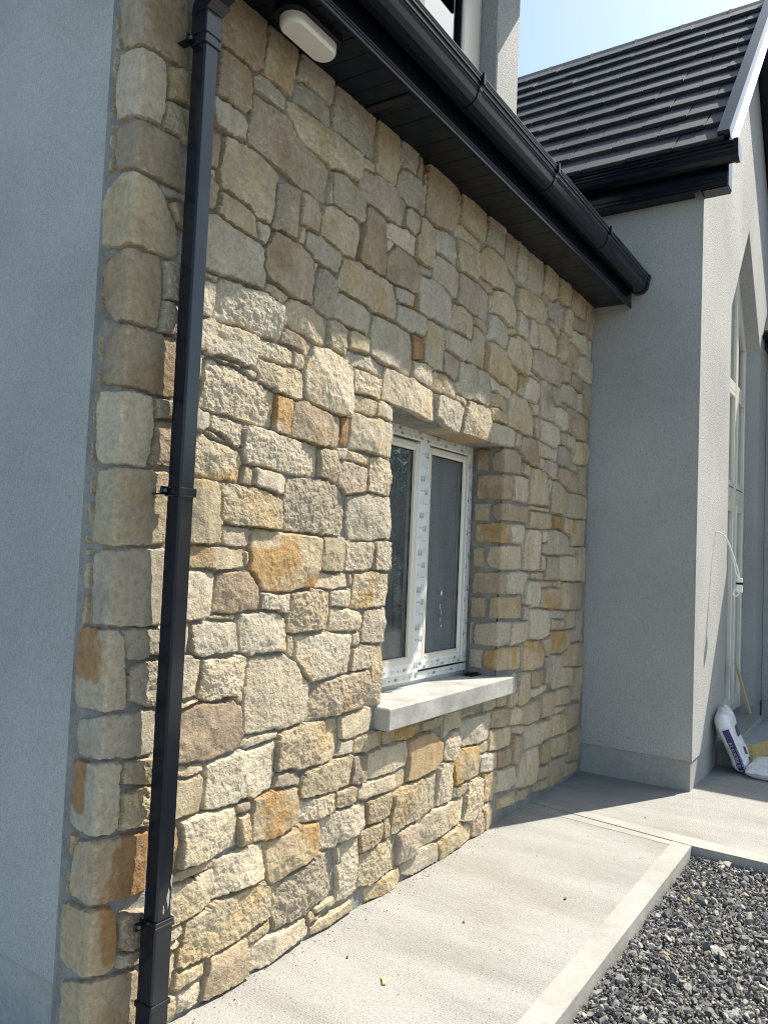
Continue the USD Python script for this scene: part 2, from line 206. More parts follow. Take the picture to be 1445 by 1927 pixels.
FRONT = '''
b 274,3284 272,3472 277,3480 524,3478 523,3357 519,3298 493,3265 476,3256 459,3255 447,3262 323,3263 305,3258
y 519,3277 523,3303 526,3386 536,3417 538,3479 715,3479 709,3461 715,3459 716,3450 709,3440 703,3393 697,3378 705,3366 703,3355 674,3267 650,3260 630,3270 590,3275 547,3270 522,3273
g 707,3371 717,3445 729,3450 725,3469 730,3480 937,3480 947,3472 941,3451 948,3445 941,3426 948,3420 943,3413 937,3373 927,3371 920,3363 759,3374 733,3366 711,3368
b 343,3083 299,3075 294,3077 285,3095 293,3173 314,3257 456,3254 463,3236 465,3200 469,3193 471,3174 466,3165 469,3116 441,3082 419,3079
g 613,3266 626,3259 656,3255 654,3205 647,3197 636,3200 631,3195 497,3193 489,3189 470,3193 464,3236 476,3254 485,3255 492,3263 547,3269 590,3263
g 693,3277 703,3327 716,3353 725,3354 735,3365 926,3358 934,3354 940,3286 936,3277 926,3276 922,3270 798,3262 759,3267 711,3265
c 458,3052 444,2999 449,2990 441,2980 427,2981 362,2970 350,2964 292,2980 277,3068 299,3074 316,3069 344,3076 379,3072 419,3078 437,3076
b 669,3190 724,3143 754,3135 772,3123 875,3116 922,3104 936,3106 943,3065 934,3058 928,3028 930,2982 923,2949 847,2947 821,2956 796,2955 770,2945 747,2944 627,2966 450,2990 457,2999 459,3053 471,3099 470,3116 475,3125 472,3174 489,3188 511,3183 640,3188 647,3196
y 934,3265 937,3275 951,3274 960,3265 977,3263 1093,3257 1149,3260 1147,3215 1158,3208 1153,3188 1145,3178 1141,3150 1117,3126 1041,3122 1014,3125 936,3107 928,3114 778,3129 755,3136 724,3155 692,3184 669,3191 655,3204 657,3244 694,3263 759,3256
g 938,3364 948,3380 950,3418 960,3422 957,3431 961,3446 957,3457 963,3480 1251,3480 1255,3477 1257,3437 1246,3352 1249,3289 1248,3275 1245,3272 1233,3276 1150,3262 1140,3266 1066,3267 952,3275 942,3287 947,3304
y 1247,3218 1159,3211 1150,3260 1233,3264 1242,3269 1255,3240
y 1254,3360 1259,3447 1269,3451 1268,3476 1271,3480 1445,3478 1446,3446 1440,3441 1438,3431 1439,3362 1446,3350 1444,3322 1440,3304 1431,3292 1414,3223 1371,3215 1263,3229 1250,3254 1250,3272 1259,3283
g 1458,3476 1462,3480 1613,3479 1615,3424 1598,3378 1601,3366 1597,3358 1506,3356 1488,3348 1449,3354 1450,3387 1442,3436 1459,3446
b 1626,3476 1630,3480 1657,3480 1662,3471 1662,3445 1652,3352 1648,3349 1627,3353 1603,3369 1617,3409 1616,3425 1622,3440 1627,3443
p 1420,3218 1440,3303 1457,3323 1460,3338 1470,3338 1489,3347 1508,3345 1545,3350 1563,3348 1598,3355 1627,3352 1647,3345 1653,3336 1664,3348 1672,3417 1679,3418 1688,3403 1684,3366 1689,3344 1686,3333 1689,3294 1684,3239 1689,3219 1673,3188 1635,3180 1626,3189 1586,3189 1540,3184 1502,3187 1492,3198 1457,3202 1429,3211
b 1695,3240 1692,3253 1696,3267 1690,3280 1700,3314 1702,3344 1698,3367 1701,3405 1694,3419 1713,3479 2020,3478 2020,3421 2009,3417 2001,3322 2003,3312 2013,3305 2002,3294 1998,3242 1963,3219 1813,3190 1747,3190 1726,3200 1710,3198 1691,3214
b 2014,3319 2008,3325 2013,3403 2019,3406 2021,3415 2031,3415 2032,3418 2033,3478 2057,3480 2060,3476 2061,3429 2056,3401 2061,3354 2051,3323 2059,3315 2054,3304 2030,3303 2015,3309
y 2064,3318 2061,3333 2068,3354 2065,3410 2071,3414 2074,3427 2075,3480 2361,3480 2370,3477 2362,3455 2370,3450 2362,3430 2370,3425 2362,3405 2370,3400 2365,3391 2357,3358 2353,3318 2349,3315 2353,3309 2350,3304 2305,3289 2128,3306 2099,3305
y 2304,3227 2291,3231 2038,3225 2027,3219 2003,3244 2013,3301 2030,3302 2046,3296 2056,3303 2099,3304 2124,3295 2326,3286
g 2364,3318 2360,3323 2371,3395 2383,3400 2379,3411 2383,3423 2379,3436 2383,3451 2378,3462 2385,3479 2600,3478 2602,3404 2596,3332 2564,3291 2533,3301 2453,3310 2410,3304 2367,3308 2364,3311
b 2601,3361 2608,3406 2615,3408 2615,3480 2771,3478 2773,3462 2771,3441 2773,3437 2771,3416 2773,3412 2755,3264 2740,3236 2729,3237 2629,3266 2603,3286
y 2297,3129 2303,3118 2292,3086 2279,3075 2280,3063 2263,3054 2138,3061 2085,3052 2056,3053 2038,3085 2028,3219 2299,3226 2304,3211 2301,3189 2309,3164
g 2025,3053 1939,3063 1834,3067 1820,3059 1791,3070 1792,3149 1800,3179 1903,3205 2021,3204 2032,3133
p 2069,2988 2072,2973 2064,2944 2060,2900 2024,2886 1883,2913 1795,2920 1794,3015 1823,3058 2005,3052 2070,3043 2074,3018
y 2748,3111 2721,3107 2677,3111 2654,3107 2589,3108 2499,3097 2490,3089 2468,3088 2457,3096 2327,3098 2325,3102 2313,3102 2304,3118 2309,3130 2306,3135 2316,3163 2305,3211 2309,3234 2379,3298 2410,3303 2465,3300 2561,3288 2628,3265 2648,3250 2728,3236 2797,3209 2793,3140
b 2448,3050 2419,3034 2357,3038 2292,3051 2282,3063 2293,3086 2312,3101 2319,3091 2467,3087 2478,3051 2463,3045 2456,3051
p 2297,3043 2357,3037 2415,3025 2412,2967 2422,2955 2422,2932 2410,2870 2259,2870 2249,2864 2207,2862 2059,2881 2061,2900 2075,2942 2080,2988 2075,3018 2080,3051 2158,3053 2250,3047 2264,3053 2291,3050
g 2781,3405 2777,3423 2785,3425 2787,3480 2946,3478 2945,3328 2934,3292 2923,3227 2868,3210 2777,3227 2757,3264 2766,3284 2769,3353
g 2927,3230 2945,3289 2952,3327 2956,3407 2949,3414 2959,3419 2960,3479 3202,3479 3204,3388 3193,3317 3197,3305 3205,3299 3202,3286 3194,3280 3184,3260 3178,3238 3093,3236 2931,3224
y 3208,3354 3205,3388 3211,3418 3216,3421 3217,3480 3477,3478 3477,3399 3455,3305 3451,3301 3434,3303 3398,3280 3373,3280 3345,3271 3313,3271 3307,3281 3259,3285 3210,3302 3209,3313 3201,3318
y 3477,3328 3480,3422 3490,3424 3490,3476 3493,3480 3698,3480 3702,3477 3701,3470 3708,3467 3701,3445 3708,3441 3701,3420 3708,3415 3688,3337 3677,3322 3617,3309
b 3712,3325 3695,3322 3692,3326 3715,3414 3721,3417 3717,3426 3721,3442 3717,3452 3720,3480 4028,3478 4027,3469 4031,3465 4027,3444 4031,3440 4027,3419 4031,3415 4013,3324 4005,3311 3943,3301 3767,3307
b 4018,3313 4041,3409 4037,3419 4044,3439 4042,3479 4226,3479 4225,3300 4203,3220 4015,3207 4005,3299 4008,3309
b 3836,3198 3792,3189 3763,3190 3760,3200 3744,3201 3765,3238 3767,3260 3787,3295 4001,3301 4009,3211 3990,3207 3948,3206 3905,3195
y 3306,3175 3320,3157 3292,3091 3164,3071 2949,3055 2890,3065 2822,3055 2817,3105 2828,3198 2933,3223 3093,3225 3151,3229 3179,3226 3185,3229 3209,3223 3245,3207 3295,3210 3296,3206 3304,3213 3307,3202
y 3299,3270 3309,3270 3304,3216 3294,3221 3294,3217 3246,3214 3189,3236 3187,3240 3202,3284 3259,3283 3288,3273 3299,3273
p 3581,3194 3585,3124 3504,3117 3500,3127 3432,3132 3319,3164 3308,3202 3311,3257 3346,3270 3375,3269 3400,3274 3450,3300 3597,3274 3585,3253
y 3762,3189 3751,3174 3749,3139 3707,3112 3698,3113 3690,3105 3645,3112 3617,3121 3588,3121 3592,3194 3588,3236 3596,3249 3596,3270 3618,3308 3643,3304 3679,3319 3683,3312 3712,3318 3739,3307 3768,3306 3766,3260 3737,3201 3741,3194
y 3503,3116 3506,3078 3495,3057 3457,3056 3360,3085 3325,3085 3312,3089 3323,3137 3432,3131 3477,3119 3493,3118 3493,3115
y 2801,2935 2789,2939 2754,2937 2731,2928 2694,2930 2687,2934 2576,2947 2510,2950 2482,2945 2459,2935 2444,2937 2446,2942 2455,2940 2462,2945 2457,2945 2464,2967 2464,3001 2491,3088 2515,3088 2589,3101 2678,3100 2721,3106 2790,3065 2809,3019
c 2453,2951 2448,2954 2446,2943 2423,2956 2423,3016 2416,3025 2416,3031 2434,3032 2463,3044 2463,3001 2453,2969
g 2701,2892 2706,2881 2697,2838 2683,2823 2674,2784 2669,2784 2667,2774 2574,2778 2509,2790 2486,2782 2429,2787 2461,2879 2456,2934 2484,2934 2510,2943 2575,2936 2695,2929 2703,2899
y 2807,2921 2804,2915 2809,2908 2800,2895 2757,2881 2707,2880 2704,2899 2711,2920 2731,2927 2755,2926 2773,2933 2793,2928 2802,2934
c 2984,3041 2989,2902 2979,2893 2965,2899 2916,2905 2844,2903 2811,2907 2817,2917 2816,2928 2806,2933 2813,3010 2810,3020 2811,3049 2836,3054 2938,3054
c 3117,2886 3047,2883 2989,2901 2996,2911 2995,3031 2992,3038 2985,3042 2985,3049 3060,3062 3141,3052 3154,2910
y 3365,2912 3344,2902 3156,2898 3146,3044 3141,3063 3260,3085 3324,3084 3455,3049 3486,3051 3491,3047 3484,2965 3472,2927 3421,2915
y 3684,3098 3683,3088 3695,3084 3688,3035 3642,2932 3649,2923 3616,2911 3604,2910 3591,2902 3508,2919 3485,2920 3485,2965 3496,2997 3496,3034 3500,3048 3509,3059 3507,3078 3526,3114 3598,3119 3645,3111
c 3693,3092 3696,3095 3686,3099 3690,3104 3702,3102 3755,3134 3762,3183 3792,3188 3905,3188 3991,3206 4191,3208 4190,3053 4123,3053 4042,3064 4027,3064 4000,3055 3793,3091 3706,3081 3706,3085 3702,3084
o 3918,2994 3879,2906 3886,2896 3783,2878 3651,2924 3694,3033 3700,3069 3705,3073 3782,3088 3897,3052 3921,3009 3916,2998
c 4120,2873 3888,2898 3928,2998 3922,3009 3932,3032 4000,3054 4123,3052 4206,3042 4192,2879
O 2455,2627 2453,2606 2442,2589 2404,2597 2405,2607 2400,2608 2398,2720 2408,2746 2406,2766 2409,2775 2457,2774 2448,2761
y 2780,2552 2708,2572 2607,2568 2593,2561 2527,2583 2508,2582 2454,2596 2454,2605 2463,2620 2456,2770 2486,2781 2574,2777 2617,2770 2662,2753 2659,2743 2666,2735 2758,2695 2859,2681 2858,2677 2868,2676 2857,2673 2854,2664 2854,2609 2850,2599 2850,2572 2843,2554
y 2968,2887 2979,2892 3052,2864 3051,2800 3041,2760 3005,2691 2990,2688 2984,2681 2943,2685 2869,2677 2868,2687 2760,2702 2670,2741 2672,2749 2663,2754 2668,2773 2678,2774 2697,2838 2725,2870 2757,2880 2789,2882 2801,2895 2823,2902 2946,2894
p 3272,2874 3259,2775 3213,2713 3201,2713 3191,2723 3096,2729 3087,2734 3061,2736 3040,2748 3051,2777 3052,2800 3069,2873 3167,2897 3183,2897
c 3027,2696 3016,2697 3013,2703 3039,2738 3061,2735 3084,2723 3204,2712 3183,2690 3062,2703
p 3592,2785 3601,2777 3559,2726 3430,2729 3426,2718 3416,2718 3406,2724 3284,2729 3269,2725 3252,2726 3260,2775 3270,2790 3273,2862 3344,2901 3366,2901 3421,2914 3493,2917 3597,2898
y 3663,2782 3639,2775 3602,2781 3603,2889 3598,2903 3616,2910 3696,2907 3708,2903 3759,2865 3738,2795 3717,2786 3697,2788 3677,2780
b 4057,2844 4036,2821 4022,2771 3750,2782 3739,2786 3783,2876 3905,2889 4062,2860
y 4014,2637 4023,2771 4029,2777 4058,2844 4081,2870 4195,2865 4193,2736 4153,2606 4006,2619 4006,2628
p 3925,2761 3916,2748 3915,2646 3880,2632 3588,2649 3582,2686 3583,2754 3588,2760 3639,2774 3664,2771 3699,2777 3717,2785
c 4005,2629 3985,2620 3916,2626 3916,2646 3923,2656 3925,2757 4001,2771 4019,2770 4005,2684
p 3418,2632 3436,2613 3472,2594 3469,2521 3460,2488 3467,2475 3382,2469 3228,2474 3209,2593 3210,2704 3269,2724 3416,2717 3421,2658
p 3580,2658 3587,2649 3592,2621 3584,2605 3572,2606 3501,2586 3466,2601 3442,2622 3429,2628 3422,2658 3427,2717 3573,2725 3581,2686
b 3723,2582 3591,2604 3595,2611 3593,2621 3609,2644 3735,2631
c 3744,2501 3742,2484 3709,2446 3608,2438 3599,2440 3597,2451 3578,2457 3531,2460 3466,2478 3470,2521 3486,2581 3501,2585 3515,2581 3585,2601 3593,2595 3713,2578 3724,2582 3739,2543
b 3915,2624 3925,2615 3974,2615 3985,2619 4143,2599 4154,2605 4181,2603 4165,2462 4113,2422 4098,2422 4087,2427 4049,2423 3941,2426 3746,2446 3743,2484 3753,2494 3751,2512 3740,2543 3734,2628 3881,2628
c 2491,2494 2470,2578 2508,2581 2597,2560 2582,2503 2545,2505
c 2779,2535 2762,2528 2750,2511 2748,2492 2714,2491 2644,2497 2584,2508 2598,2560 2627,2558 2708,2565 2754,2550 2787,2550
b 2681,2489 2747,2487 2741,2430 2723,2409 2485,2421 2491,2490 2531,2492 2577,2501
o 2929,2545 2851,2550 2851,2572 2861,2597 2861,2663 2865,2664 2871,2675 2900,2671 2927,2677 2943,2674 2984,2677 2971,2615
c 3202,2686 3208,2594 3172,2544 3059,2535 2959,2547 2972,2615 2990,2666 2985,2680 2999,2682 3006,2690 3027,2695 3062,2692 3076,2695 3172,2683 3183,2689
y 3119,2334 3122,2324 3094,2321 3036,2324 2977,2311 2942,2312 2934,2322 2834,2318 2826,2324 2731,2331 2742,2429 2752,2444 2749,2492 2761,2507 2762,2516 2769,2519 2780,2534 2819,2551 2919,2538 2930,2543 3011,2538 3089,2487 3106,2463 3115,2459 3126,2446
c 3213,2471 3116,2460 3100,2481 3089,2488 3060,2530 3062,2534 3195,2543
y 2603,2336 2534,2329 2509,2330 2499,2369 2500,2404 2568,2415 2725,2397 2719,2332
g 2824,2218 2715,2206 2503,2211 2514,2307 2510,2325 2628,2328 2674,2324 2715,2331 2832,2317 2829,2310
y 2941,2311 2927,2284 2907,2229 2915,2222 2911,2214 2872,2220 2829,2219 2834,2317
b 3131,2330 3128,2460 3249,2473 3249,2461 3242,2452 3243,2359 3232,2318 3214,2319 3207,2315 3120,2323
c 3598,2440 3589,2427 3594,2360 3586,2339 3561,2333 3553,2306 3496,2301 3244,2327 3250,2461 3384,2468 3531,2459 3588,2445
y 3603,2381 3600,2434 3717,2426 3711,2346 3597,2339 3595,2360
c 3866,2324 3864,2314 3714,2342 3719,2439 3885,2427 3884,2384 3872,2343 3871,2323
b 3206,2156 3202,2155 3202,2144 3181,2137 3157,2139 3121,2132 2999,2159 2969,2182 2965,2189 2952,2194 2916,2222 2920,2232 2917,2234 2938,2281 2941,2300 2977,2310 3008,2309 3094,2320 3194,2315 3206,2284 3211,2221 3219,2213 3212,2205
c 3322,2212 3221,2214 3217,2259 3207,2285 3204,2315 3224,2313 3231,2317 3484,2296 3477,2216
c 3545,2210 3532,2215 3476,2213 3484,2224 3489,2285 3483,2297 3553,2305
p 3637,2192 3545,2196 3546,2209 3556,2219 3559,2297 3555,2305 3564,2307 3566,2328 3583,2328 3587,2338 3684,2339 3848,2312 3854,2246 3824,2190 3686,2200
y 4115,2257 4014,2245 3881,2251 3863,2307 3864,2313 3875,2313 3883,2341 3885,2384 3891,2407 4049,2422 4098,2421 4175,2374 4170,2279
g 2480,2493 2487,2490 2475,2427 2484,2420 2483,2404 2429,2400 2277,2403 2242,2393 2185,2396 2125,2412 2106,2404 2091,2406 2078,2452 2078,2462 2106,2476 2104,2559 2110,2578 2128,2582 2207,2586 2215,2595 2339,2584 2389,2589 2467,2587
p 2095,2534 2099,2478 2078,2473 2077,2463 2057,2459 1931,2481 1936,2525 1935,2580 1941,2582 1942,2592 1979,2601 2101,2579 2103,2559
y 2398,2739 2391,2720 2392,2601 2404,2595 2404,2592 2239,2595 2219,2613 2225,2671 2215,2686 2216,2715 2227,2721 2227,2733 2249,2790 2250,2810 2308,2809 2345,2803 2403,2776 2405,2766 2397,2747
y 2245,2821 2249,2810 2233,2777 2215,2716 1996,2725 2009,2859 2100,2873 2172,2860 2207,2861 2248,2856
b 2379,2801 2345,2804 2319,2816 2294,2818 2250,2811 2249,2863 2381,2868 2430,2846 2422,2805
g 1984,2887 2003,2817 1993,2725 1954,2713 1860,2721 1800,2720 1765,2711 1733,2712 1702,2714 1671,2735 1671,2747 1668,2749 1669,2796 1660,2801 1675,2870 1673,2900 1753,2910 1786,2918 1895,2909
y 1784,3124 1790,3072 1789,2967 1705,2958 1617,2963 1611,2989 1615,3047 1605,3057 1605,3063 1615,3067 1615,3074 1642,3104 1644,3164 1637,3174 1639,3179 1711,3196 1721,3189 1747,3189 1791,3167 1791,3149
y 1632,3164 1636,3156 1635,3106 1604,3074 1604,3064 1585,3063 1549,3074 1519,3072 1503,3077 1505,3087 1500,3088 1506,3142 1513,3147 1510,3158 1541,3183 1586,3178 1633,3179 1636,3174
p 1446,3197 1499,3187 1509,3158 1501,3152 1493,3080 1502,3076 1502,3071 1458,3066 1429,3067 1407,3059 1232,3070 1195,3069 1170,3084 1149,3107 1138,3109 1142,3150 1154,3188 1179,3210 1238,3209 1248,3218 1255,3218 1420,3212 1428,3210
c 1554,3061 1585,3062 1604,3056 1605,3012 1610,2989 1608,2966 1581,2964 1409,2973 1390,2980 1368,2977 1364,3013 1373,3045 1407,3058 1475,3059 1497,3064 1502,3070 1518,3071
b 1358,2979 1362,2976 1357,2973 1361,2902 1371,2899 1374,2801 1348,2789 1183,2793 1159,2807 1169,2861 1197,2938 1192,2999 1198,3044 1225,3067 1346,3055 1362,3013 1356,2993
c 1380,2914 1372,2905 1365,2965 1369,2966 1368,2975 1409,2972 1438,2960 1418,2948 1394,2919
B 1652,2942 1653,2932 1657,2931 1661,2901 1671,2900 1671,2897 1660,2849 1656,2801 1626,2796 1616,2788 1609,2791 1487,2792 1454,2781 1375,2790 1372,2900 1386,2905 1415,2934 1425,2939 1435,2955 1462,2969 1581,2963 1598,2962
p 1753,2921 1676,2909 1672,2901 1670,2911 1666,2911 1663,2940 1653,2944 1652,2952 1792,2964 1787,2919
g 1618,2721 1535,2718 1486,2707 1478,2708 1474,2720 1456,2724 1443,2766 1447,2767 1444,2777 1455,2780 1618,2788 1612,2730
O 1660,2741 1670,2734 1670,2715 1620,2721 1624,2730 1619,2788 1659,2800
g 1554,2711 1588,2709 1612,2718 1739,2710 1743,2659 1732,2608 1636,2606 1629,2603 1579,2600 1466,2613 1477,2664 1478,2704
y 1348,2788 1443,2778 1434,2773 1450,2720 1477,2708 1467,2696 1469,2663 1463,2613 1318,2613 1281,2603 1263,2605 1239,2617 1054,2633 1040,2625 1031,2625 1008,2650 1014,2690 1020,2695 1042,2752 1040,2764 1045,2779 1127,2783 1137,2791 1182,2791 1201,2782 1331,2781
y 1056,2783 1024,2787 1013,2797 900,2813 892,2819 898,2828 895,2830 898,2843 896,2876 901,2898 923,2947 973,2962 1049,2957 1138,2957 1156,2911 1150,2824 1136,2792 1089,2791
y 1041,3121 1137,3108 1143,3097 1172,3072 1191,3069 1200,3061 1197,3045 1188,3033 1191,2999 1187,2973 1156,2958 1029,2961 968,2972 962,3059 954,3069 953,3102 994,3117
c 945,3053 944,3065 953,3073 957,2980 967,2967 935,2952 931,2954 931,2982 940,3027 939,3048
d 1007,2605 998,2514 1009,2508 980,2493 969,2493 960,2503 897,2503 888,2512 874,2514 870,2517 876,2526 871,2531 864,2569 876,2628 892,2675 896,2676 900,2686 941,2689 1004,2658 1017,2613
g 1275,2597 1271,2525 1255,2490 1246,2490 1234,2497 1145,2494 1074,2496 1037,2510 1022,2506 1009,2509 1013,2596 1017,2598 1018,2611 1040,2624 1232,2608 1263,2604
g 911,2802 1023,2786 1039,2764 1013,2690 980,2687 899,2694 890,2700 860,2697 851,2700 845,2712 795,2727 802,2732 806,2783 811,2803 878,2804 888,2813 899,2812
c 797,2742 792,2738 791,2728 760,2734 764,2738 760,2739 769,2807 809,2803 799,2791
c 865,2623 866,2666 857,2687 857,2695 901,2693 899,2687 888,2685 874,2640
b 855,2664 859,2656 858,2623 864,2606 857,2568 865,2527 862,2524 869,2517 866,2514 822,2518 715,2514 648,2533 631,2530 581,2554 581,2566 569,2572 575,2613 568,2632 570,2647 593,2676 597,2688 617,2721 638,2730 740,2727 753,2731 782,2722 791,2725 798,2716 835,2708 837,2703 850,2699 856,2686
d 758,2810 765,2807 758,2803 754,2743 749,2741 749,2736 657,2741 637,2731 592,2734 593,2741 603,2744 626,2902 630,2904 628,2915 656,2931 765,2942 759,2884
o 809,2949 820,2945 847,2946 874,2936 894,2892 895,2876 884,2827 891,2819 888,2814 819,2810 811,2804 807,2811 800,2815 769,2808 770,2818 766,2818 770,2884 763,2941 798,2944
y 597,2753 593,2752 592,2742 572,2738 549,2742 536,2736 509,2742 491,2756 480,2759 369,2773 351,2768 332,2786 335,2797 328,2803 329,2814 321,2828 331,2849 339,2915 335,2939 355,2963 432,2971 442,2979 535,2972 622,2951 627,2915 618,2910
y 524,2729 515,2722 532,2666 528,2654 508,2661 480,2660 369,2669 353,2676 330,2678 330,2705 340,2718 340,2758 354,2766 479,2752 486,2746 508,2741
c 536,2658 533,2666 538,2682 525,2717 528,2719 525,2728 536,2735 550,2732 572,2737 605,2730 596,2689 574,2654
g 322,2677 350,2665 497,2654 507,2650 527,2653 565,2639 567,2632 564,2611 567,2603 562,2570 570,2559 580,2553 581,2524 574,2486 438,2485 372,2475 291,2472 283,2467 256,2465 253,2659
b 315,2829 246,2825 236,2942 281,2953 328,2952 333,2932 321,2836
b 339,2759 329,2749 329,2705 310,2680 256,2675 249,2783 289,2801 305,2787 325,2783 338,2775
c 299,2801 289,2802 275,2815 278,2822 320,2829 318,2814 324,2794 321,2794 334,2783 326,2784
c 322,2451 287,2448 278,2466 365,2473 367,2468 348,2444
c 351,2441 351,2396 345,2327 335,2323 262,2318 254,2312 253,2332 260,2342 252,2440 287,2447 296,2438 314,2442
g 687,2430 699,2418 703,2397 701,2386 691,2383 684,2373 682,2337 675,2323 599,2323 581,2314 441,2324 346,2323 358,2374 360,2419 359,2436 353,2443 373,2474 511,2475 586,2485 594,2479 686,2462
y 708,2490 706,2479 687,2475 686,2465 683,2464 602,2486 584,2486 595,2522 631,2529 721,2511 719,2497
o 979,2481 970,2397 975,2389 969,2377 950,2379 894,2365 881,2374 768,2387 700,2419 693,2456 687,2464 710,2473 718,2483 720,2496 746,2513 855,2507 866,2513 873,2513 883,2502 897,2496 968,2492
B 891,2365 853,2312 845,2310 832,2310 824,2321 768,2322 764,2315 746,2323 689,2325 691,2372 700,2374 702,2385 719,2389 810,2379
y 1103,2374 1108,2364 999,2375 976,2389 981,2401 987,2468 980,2481 981,2489 1022,2505 1074,2495 1102,2486 1107,2466 1109,2404 1103,2399
c 574,2241 563,2238 557,2196 520,2198 493,2188 480,2197 465,2201 427,2201 422,2196 419,2201 377,2201 361,2199 355,2191 319,2191 308,2199 257,2191 256,2231 259,2239 254,2314 259,2308 266,2307 310,2312 335,2322 345,2322 353,2314 379,2312 494,2317 560,2312 574,2284
c 578,2273 572,2308 582,2312 733,2317 743,2312 764,2312 762,2253 717,2243 617,2247 589,2243 578,2246
c 800,2245 773,2254 773,2258 769,2259 772,2289 769,2311 775,2314 831,2309 834,2253
c 564,2149 574,2157 611,2138 673,2127 668,1998 605,1992 462,2000 336,2002 315,2009 293,2009 295,2040 307,2063 318,2176 348,2185 356,2185 378,2173 412,2171 431,2179 456,2168 485,2166 539,2149
c 837,2179 832,2132 791,2125 708,2133 674,2128 666,2137 637,2139 614,2149 577,2157 574,2189 568,2192 568,2196 560,2196 570,2215 575,2241 589,2242 617,2236 717,2236 759,2241 771,2247 800,2244 825,2234
g 541,2155 491,2175 497,2177 494,2186 550,2188 557,2191 559,2185 568,2185 566,2171 574,2158 564,2160
g 459,2178 431,2180 426,2190 465,2194 476,2186 490,2186 482,2182 486,2179 472,2172
g 411,2193 421,2190 429,2180 396,2178 380,2184 350,2186 351,2190
c 317,2176 307,2172 301,2075 296,2066 294,2040 287,2026 275,2029 268,2190 318,2190
c 1124,2345 1154,2340 1163,2297 1159,2266 1163,2234 1169,2222 1165,2218 1167,2207 1159,2166 1163,2157 1151,2123 1091,2110 1069,2109 871,2134 840,2176 841,2187 832,2223 837,2285 854,2311 869,2315 890,2363 961,2370 970,2376 998,2374 1011,2367 1101,2356 1111,2360
c 1219,2342 1193,2346 1174,2338 1154,2341 1112,2362 1113,2394 1132,2398 1260,2403 1269,2411 1350,2395 1402,2392 1384,2334 1354,2340
c 1375,2233 1344,2225 1331,2234 1278,2235 1187,2229 1176,2225 1168,2250 1170,2266 1164,2297 1169,2335 1201,2337 1353,2329 1383,2332 1371,2249 1376,2239
c 1211,2225 1347,2222 1348,2155 1337,2155 1336,2150 1267,2148 1232,2154 1200,2150 1163,2156 1177,2217
c 1399,2158 1349,2155 1357,2193 1357,2215 1347,2224 1368,2224 1376,2232 1395,2236 1487,2229 1482,2150 1444,2151
y 1268,2412 1115,2406 1116,2435 1108,2483 1145,2493 1246,2489 1267,2474 1261,2422
g 1336,2607 1456,2604 1465,2609 1472,2604 1541,2597 1579,2599 1611,2595 1626,2558 1627,2483 1638,2477 1633,2468 1636,2421 1620,2390 1445,2401 1397,2393 1270,2412 1275,2464 1268,2475 1272,2525 1284,2570 1285,2592 1275,2601 1319,2602
O 1720,2494 1726,2489 1713,2490 1639,2478 1634,2540 1627,2558 1627,2602 1727,2604
c 1823,2465 1815,2455 1815,2405 1792,2375 1639,2388 1637,2421 1642,2433 1639,2477 1673,2475 1721,2480 1730,2487 1823,2475
y 1941,2712 1932,2698 1933,2617 1936,2609 1943,2606 1942,2593 1931,2590 1925,2525 1925,2489 1930,2475 1892,2480 1855,2472 1731,2489 1729,2590 1755,2707 1816,2713 1860,2710
g 2219,2660 2212,2631 2212,2620 2218,2613 2214,2596 2182,2595 2128,2583 1988,2604 1944,2607 1942,2707 1994,2723 2003,2718 2196,2715 2214,2686 2214,2668
o 2079,2408 2091,2403 2078,2386 2078,2377 2073,2366 1947,2372 1913,2366 1816,2373 1816,2405 1823,2417 1824,2464 1855,2471 1920,2469 1929,2474 2077,2452
B 2178,2350 2168,2361 2105,2364 2079,2375 2087,2393 2106,2403 2185,2395 2218,2387 2201,2347
cL 1620,2389 1710,2375 1780,2374 1853,2367 1853,2210 1777,2210 1630,2227 1481,2230 1377,2238 1384,2259 1392,2322 1385,2333 1404,2392 1446,2390 1472,2393 1610,2380
cL 2124,2355 2177,2349 2191,2318 2161,2216 2162,2208 2116,2193 1967,2208 1856,2241 1861,2309 1856,2354 1913,2365 2017,2358 2067,2361 2073,2365 2105,2363
yL 2242,2392 2474,2393 2481,2396 2484,2403 2489,2403 2498,2369 2496,2337 2509,2325 2505,2317 2499,2222 2504,2211 2441,2194 2160,2203 2159,2206 2173,2213 2190,2305 2204,2350 2226,2378 2220,2387
c 1348,2154 1450,2141 1482,2147 1491,2093 1480,1981 1439,1976 1385,1983 1372,1981 1313,1985 1154,1984 1150,2018 1157,2042 1155,2111 1158,2115 1150,2120 1172,2144 1200,2148 1266,2141 1345,2144
O 1145,2043 1149,2018 1139,1985 1128,1984 1085,2006 1093,2031 1089,2109 1147,2119 1144,2111 1149,2109
b 1024,2106 1069,2108 1088,2105 1084,2010 1068,1970 1007,1973 987,1967 939,1967 789,1978 778,1986 785,2117 852,2134 871,2133 881,2124 960,2117
o 783,2122 771,2074 768,1994 778,1985 778,1981 688,1985 672,2001 674,2127
g 498,1904 496,1891 448,1908 441,1919 360,1945 360,1950 350,1948 352,1989 384,1996 507,1985 511,1966 504,1951 508,1926
g 328,1936 328,1928 289,1933 268,1932 268,1936 258,1927 253,2007 293,2008 301,2001 335,2001 351,1995 349,1957 345,1946
g 369,1914 350,1925 336,1927 345,1945 349,1947 352,1937 357,1939 438,1913 427,1907
c 948,1951 950,1850 958,1842 875,1838 831,1831 725,1835 620,1848 590,1842 536,1846 517,1866 508,1885 498,1890 509,1902 515,1926 512,1965 520,1982 571,1992 687,1984 695,1980 747,1980 795,1974 943,1966
y 1070,1936 1081,1929 1087,1903 1078,1828 1063,1827 1001,1843 959,1843 959,1923 949,1954 987,1966 1061,1965 1072,1970
